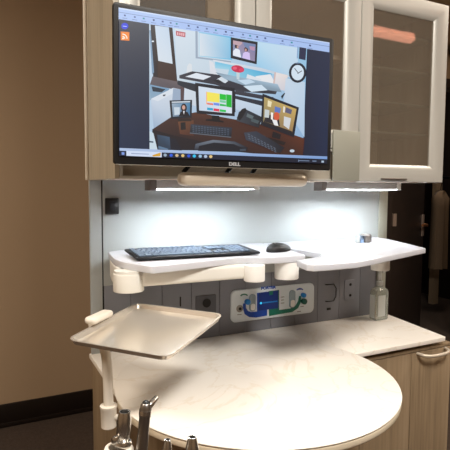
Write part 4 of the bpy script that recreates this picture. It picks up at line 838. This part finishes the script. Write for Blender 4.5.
# small chrome cap on the right shelf
T2 = T-.002
cp = thing('chrome_dispenser', (1.1668, 1.2810, -.1815), 'small chrome and blue object at the back right of the white shelf', 'dispenser')
cx_, cy_, cz_ = (1.1668, 1.2810, -.1815)
m_ = MB(); m_.mi = 0; m_.lathe([(.016, 0), (.019, .003), (.019, .023), (.015, .028)], (cx_+.008, cy_, cz_), n=8); m_.build('cap', M['steel_dark'], cp, 20)
box(cx_-.024, cx_-.010, cy_-.012, cy_+.012, cz_, cz_+.024, bev=.003).build('blue_side', M['chrome_blue'], cp)
box(cx_-.036, cx_-.0245, cy_-.010, cy_+.008, cz_, cz_+.025, bev=.003).build('clear_side', M['pump'], cp)

# sanitizer bottle
sb = thing('sanitizer_bottle', (1.309, 1.350, -.476), 'clear pump bottle of hand gel at the back corner of the counter', 'bottle')
cx_, cy_ = 1.309, 1.350
bo = MB(); t = bmesh.new(); rings = []
for f, sc in ((0, .94), (.004, 1), (.098, 1), (.108, .93), (.114, .70), (.119, .38), (.124, .36)):
    rings.append([t.verts.new((cx_+(x-0)*sc, cy_+(y)*sc, -.476+f)) for x, y in rrect(-.032, .032, -.020, .020, .012, 5)])
for A, B in zip(rings, rings[1:]):
    for k in range(len(A)): t.faces.new((A[k], A[(k+1) % len(A)], B[(k+1) % len(A)], B[k]))
t.faces.new(list(reversed(rings[0]))); t.faces.new(rings[-1]); bo.merge(t); bo.build('body', M['gel'], sb, 40)
m_ = MB(); m_.box(cx_-.033, cx_-.0325, cy_-.012, cy_+.012, -.468, -.385); m_.box(cx_-.024, cx_+.010, cy_-.0212, cy_-.0206, -.462, -.385); m_.build('label_sticker', M['label'], sb)
m_ = MB(); m_.cyl((cx_, cy_, -.352), (cx_, cy_, -.336), .013, n=24, bev=.002); m_.cyl((cx_, cy_, -.336), (cx_, cy_, -.300), .0075, n=16); m_.cyl((cx_, cy_, -.300), (cx_, cy_, -.285), .011, n=20, bev=.002)
m_.tube([(cx_, cy_, -.292), (cx_-.012, cy_-.028, -.292), (cx_-.015, cy_-.034, -.300)], .004, n=10); m_.build('pump', M['pump'], sb)

# ------------------------------------------------------------------ lower cabinet and counters
LX0, LX1, LY0, LZ1 = .288, 1.388, 1.10, -.503
lc = thing('base_cabinet', ((LX0+LX1)/2, 1.25, FLOOR), 'wood-grain base cabinet under the white counter', 'cabinet')
box(LX0, LX0+.018, LY0+.02, 1.42, FLOOR+.08, LZ1).build('side_panel', M['wood_low'], lc); box(LX1-.018, LX1, LY0+.02, 1.42, FLOOR+.08, LZ1).build('side_panel', M['wood_low'], lc); box(LX0, LX0+.05, LY0+.0005, LY0+.0195, FLOOR+.08, LZ1).build('end_stile', M['wood_low'], lc)
m_ = MB(); m_.box(LX0+.018, LX1-.018, LY0+.02, 1.42, FLOOR+.08, FLOOR+.10); m_.box(LX0+.018, LX1-.018, 1.405, 1.42, FLOOR+.10, LZ1); m_.box(LX0+.018, LX1-.018, LY0+.021, 1.405, LZ1-.018, LZ1); m_.build('carcass', M['innerdark'], lc)
box(LX0+.02, LX1-.02, LY0+.07, 1.40, FLOOR, FLOOR+.08).build('plinth', M['dark'], lc)
m_ = MB(); m_.box(LX0+.05, LX1, LY0, LY0+.02, LZ1-.010, LZ1, bev=.001); m_.build('top_rail', M['wood_low'], lc)
ds = [.340, .672, 1.004, 1.209, LX1]
for k, (a, b) in enumerate(zip(ds, ds[1:])):
    d = box(a+.0012, b-.0012, LY0, LY0+.019, FLOOR+.085, LZ1-.0125, bev=.001).build('door', M['wood_low'], lc)
    if k == 3:
        MB().tube([(1.232, LY0, -.5185), (1.238, LY0-.022, -.520), (1.262, LY0-.030, -.524), (1.330, LY0-.030, -.524), (1.352, LY0-.022, -.520), (1.358, LY0, -.5185)], .0052, n=12, smooth=2).build('handle', M['champagne'], d)
    elif k < 2:
        MB().tube([(a+.10, LY0, -.5185), (a+.106, LY0-.022, -.520), (a+.13, LY0-.030, -.524), (a+.20, LY0-.030, -.524), (a+.224, LY0-.022, -.520), (a+.23, LY0, -.5185)], .0052, n=12, smooth=2).build('handle', M['champagne'], d)
CZ = -.4765
ct = tag(MB().slab([(.280, 1.421), (.280, 1.090), (.283, 1.087), (1.340, 1.087), (1.347, 1.091), (1.392, 1.405), (1.392, 1.421)], CZ-.014, CZ, .0015).build('countertop', [M['quartz']]), 'white quartz countertop under the gas panel', 'countertop')
# round table top
rt = thing('round_table', (.63, 1.05, FLOOR), 'large round white quartz table top in front of the cabinet', 'table')
N = 96
def disc(R_): return [(.6145+R_*math.cos(2*math.pi*k/N), 1.049+R_*math.sin(2*math.pi*k/N)) for k in range(N)]
MB().slab(disc(.3455), CZ+.0005, CZ+.0045, .002).build('table_top', M['quartz'], rt, 50)
def front_disc(R_):     # the thicker rim only exists in front of the counter
    pts = [(x, y) for x, y in disc(R_) if y < 1.084]
    return sorted(pts, key=lambda p: math.atan2(p[1]-1.049, p[0]-.617) % (2*math.pi) if math.atan2(p[1]-1.049, p[0]-.617) > .2 else (math.atan2(p[1]-1.049, p[0]-.617) % (2*math.pi)) + (0 if math.atan2(p[1]-1.049, p[0]-.617) < 0 else 2*math.pi))
MB().slab(front_disc(.3445), CZ-.016, CZ+.0004, .004).build('rim', M['edge'], rt, 50)
MB().cyl((.63, .90, FLOOR+.02), (.63, .90, CZ-.0175), .035).build('pedestal', M['alu'], rt)
MB().cyl((.63, .90, FLOOR), (.63, .90, FLOOR+.02), .19, n=48, bev=.006).build('foot', M['alu'], rt)

# ------------------------------------------------------------------ instrument tray on its arm
TX, TY, TA, TP, TG, TW, TH_ = 0.3305, 1.0178, -0.8772, 0.0828, 0.0096, 0.2402, 0.2569
TM = Matrix.Rotation(TA, 3, 'Z') @ Matrix.Rotation(TP, 3, 'X') @ Matrix.Rotation(TG, 3, 'Y'); TC = Vector((TX, TY, -.30))
ta = thing('tray_arm', (.234, 1.0, -.51), 'cream tubular arm with clamp holding up the metal tray', 'arm')
tr = thing('metal_tray', TC, 'shallow rectangular steel instrument tray held over the round table', 'tray')
def ring(sx, sy, r, z, t):
    return [t.verts.new(TC + TM @ Vector((x, y, z))) for x, y in rrect(-sx/2, sx/2, -sy/2, sy/2, r, 7)]
t = bmesh.new()
RS = [ring(TW-.012, TH_-.012, .019, -.0100, t), ring(TW-.004, TH_-.004, .022, -.001, t), ring(TW, TH_, .024, .0, t), ring(TW, TH_, .024, .001, t), ring(TW-.010, TH_-.010, .020, .001, t), ring(TW-.020, TH_-.020, .016, -.0085, t)]
for A, B in zip(RS, RS[1:]):
    for k in range(len(A)): t.faces.new((A[k], A[(k+1) % len(A)], B[(k+1) % len(A)], B[k]))
t.faces.new(list(reversed(RS[0]))); t.faces.new(RS[-1]); m_ = MB(); m_.merge(t); m_.build('tray_pan', M['traym'], tr, 25)
# clamp grips the left rim
def tl_(u, v, z): return TC + TM @ Vector((u, v, z))
m_ = MB(); cw = tl_(-TW*0.5, TH_/2*0.3, 0)

ca = Vector((0.2113, 1.0700, -0.2829)); cb = Vector((0.2686, 1.1300, -0.2982)); cd = (cb-ca).normalized(); cl_ = (cb-ca).length
cm = (ca+cb)/2; cw = cm.copy(); rr = Matrix.Rotation(math.atan2(cd.y, cd.x), 3, 'Z')
m_.box(cm.x-cl_/2+.002, cm.x+cl_/2-.002, cm.y-.015, cm.y+.015, cm.z-.006, cm.z+.010, bev=.0078, seg=5, rot=rr); m_.build('clamp', M['bone'], ta, 60)

m_ = MB(); q0 = Vector((cw.x-.004, cw.y-.006, -.327)); m_.box(cw.x-.022, cw.x-.002, cw.y-.006, cw.y+.012, -.335, cw.z-.004, bev=.004, rot=rr); m_.build('neck', M['bone'], ta, 60); m_ = MB()
m_.tube([q0, (.236, 1.052, -.326), (.230, 1.010, -.331), (.232, 1.0, -.352), (.234, 1.0, -.395), (.2345, 1.0, -.455)], .0102, n=20); m_.build('tube', M['bone'], ta, 60)
m_ = MB(); m_.lathe([(.0135, 0), (.0155, .002), (.0165, .040), (.0175, .042), (.0175, .047), (.0115, .048)], (.2345, 1.0, -.497), n=32); m_.build('collar', M['bone'], ta)
m_ = MB(); m_.box(.243, .256, .985, .997, -.478, -.470, bev=.002); m_.build('lever', M['bone'], ta)
m_ = MB(); m_.tube([(.240, 1.0, -.494), (.265, 1.03, -.507), (.30, 1.06, -.516), (.33, 1.099, -.516)], .006, n=12); m_.build('lower_arm', M['blackm'], ta)

# ------------------------------------------------------------------ dental instruments, foreground

ih = thing('instrument_holder', (.20, .65, -.42), 'cream instrument holder bar at the bottom edge below the tray', 'holder')
m_ = MB()
hb = (0.1726, 0.6600, -0.3720)
m_.box(hb[0]-.02, hb[0]+.13, hb[1]-.004, hb[1]+.012, -.425, -.405, bev=.006, seg=3); m_.build('bar', M['bone'], ih)
m_ = MB(); m_.lathe([(.018, 0), (.0205, .006), (.0205, .018), (.0185, .022), (.0135, .0225), (.0135, 0)], ((0.1653, 0.6500, -0.3525)[0], .65, -.376), n=32); m_.build('holder_cup', M['bone'], ih)
m_ = MB(); m_.cyl((.215, .668, FLOOR+.02), (.215, .668, -.39), .014); m_.build('post', M['bone'], ih)
m_ = MB(); m_.cyl((.215, .668, FLOOR), (.215, .668, FLOOR+.02), .16, n=40, bev=.006); m_.build('foot', M['bone'], ih)
# suction valve
va = Vector((0.1700, 0.6500, -0.3664)); vb = Vector((0.1745, 0.6500, -0.3057)); ax = (vb-va).normalized(); ln = (vb-va).length
sv = thing('suction_valve', va, 'short steel suction valve standing in the cream holder, bore on top', 'suction valve')
MB().lathe([(.0075, 0), (.0085, ln*.18), (.0085, ln*.42), (.0095, ln*.45), (.0095, ln*.85), (.0080, ln), (.0062, ln), (.0062, ln-.004)], va, ax, 32).build('body', M['steel'], sv)
MB().lathe([(.0060, ln-.0035), (.0060, ln-.0030)], va, ax, 24).build('bore', M['hole'], sv)
p = va+ax*ln*.30; MB().box(p.x-.016, p.x-.006, p.y-.006, p.y+.002, p.z, p.z+.012, bev=.003).build('lever', M['steel'], sv)
MB().lathe([(.0115, 0), (.0125, .003), (.0115, .007)], va+ax*ln*.22, ax, 32).build('ring', M['steel'], sv)
# syringe
va = Vector((0.1907, 0.6300, -0.3657)); vb = Vector((0.1983, 0.6300, -0.2904)); ax = (vb-va).normalized(); ln = (vb-va).length
ay = thing('air_syringe', va, 'grey steel air and water syringe with a short angled tip, tallest of the instruments', 'syringe')
MB().lathe([(.0082, 0), (.0074, ln*.5), (.0076, ln*.74), (.0080, ln*.76), (.0078, ln*.9), (.0070, ln*.97), (.0050, ln)], va, ax, 32).build('handle', M['steel_dark'], ay)
MB().lathe([(.0084, 0), (.0084, .006)], va+ax*ln*.80, ax, 32).build('collar', M['steel'], ay)
MB().lathe([(.0050, 0), (.0050, .002), (.003, .004)], va+ax*(ln-.001), ax, 24).build('button', M['blackm'], ay)
tb = Vector((0.2031, 0.6300, -0.2948)); te = Vector((0.2165, 0.6400, -0.2908))
MB().tube([va+ax*ln*.84, tb, te], (.0055, .0038), n=16, smooth=2).build('tip', M['steel'], ay)
# two small tips
for (a, b, r0, r1, nm, lab) in (((0.2344, 0.6500, -0.3866), (0.2360, 0.6500, -0.3595), .0072, .0046, 'suction_tip', 'narrow steel suction tip, smaller of the two at the bottom edge'),
                                ((0.2739, 0.6500, -0.3994), (0.2744, 0.6500, -0.3645), .0105, .0065, 'scaler_handpiece', 'tapered steel handpiece with dark bore, wider one at the bottom edge')):
    a = Vector(a); b = Vector(b); ax = (b-a).normalized(); ln = (b-a).length
    o = thing(nm, a, lab, 'handpiece')
    MB().lathe([(r0, -.03), (r0, 0), (r0*.95, ln*.5), (r1*1.05, ln*.93), (r1, ln), (r1*.72, ln), (r1*.72, ln-.003)], a, ax, 32).build('body', M['steel'], o)
    MB().lathe([(r1*.7, ln-.0028), (r1*.7, ln-.0022)], a, ax, 24).build('bore', M['hole'], o)
    MB().cyl(a-ax*.03, (a.x, a.y+.004, -.40), .004, n=12).build('hose', M['ledcap'], o)


# ------------------------------------------------------------------ light, camera
w = bpy.data.worlds.new('World'); bpy.context.scene.world = w; w.use_nodes = True
w.node_tree.nodes['Background'].inputs[0].default_value = (1, .85, .7, 1); w.node_tree.nodes['Background'].inputs[1].default_value = .05
cam = bpy.data.cameras.new('camera'); co = bpy.data.objects.new('camera', cam); COL.objects.link(co)
cam.sensor_width = 36; cam.lens = 36*498.004/450; cam.clip_start = .02
f = Vector((0.447203, 0.891288, -0.074936)); u = Vector((0.028914, 0.069331, 0.997175)); r_ = Vector((0.893965, -0.448107, 0.005234))
co.matrix_world = Matrix((r_, u, -f)).transposed().to_4x4()
bpy.context.scene.camera = co
for o in list(COL.objects):
    if o.parent is None: o.location.z += H
sc = bpy.context.scene; sc.view_settings.view_transform = 'Standard'; sc.view_settings.look = 'None'; sc.view_settings.gamma = 1; sc.view_settings.exposure = 0
sc.view_settings.use_curve_mapping = False
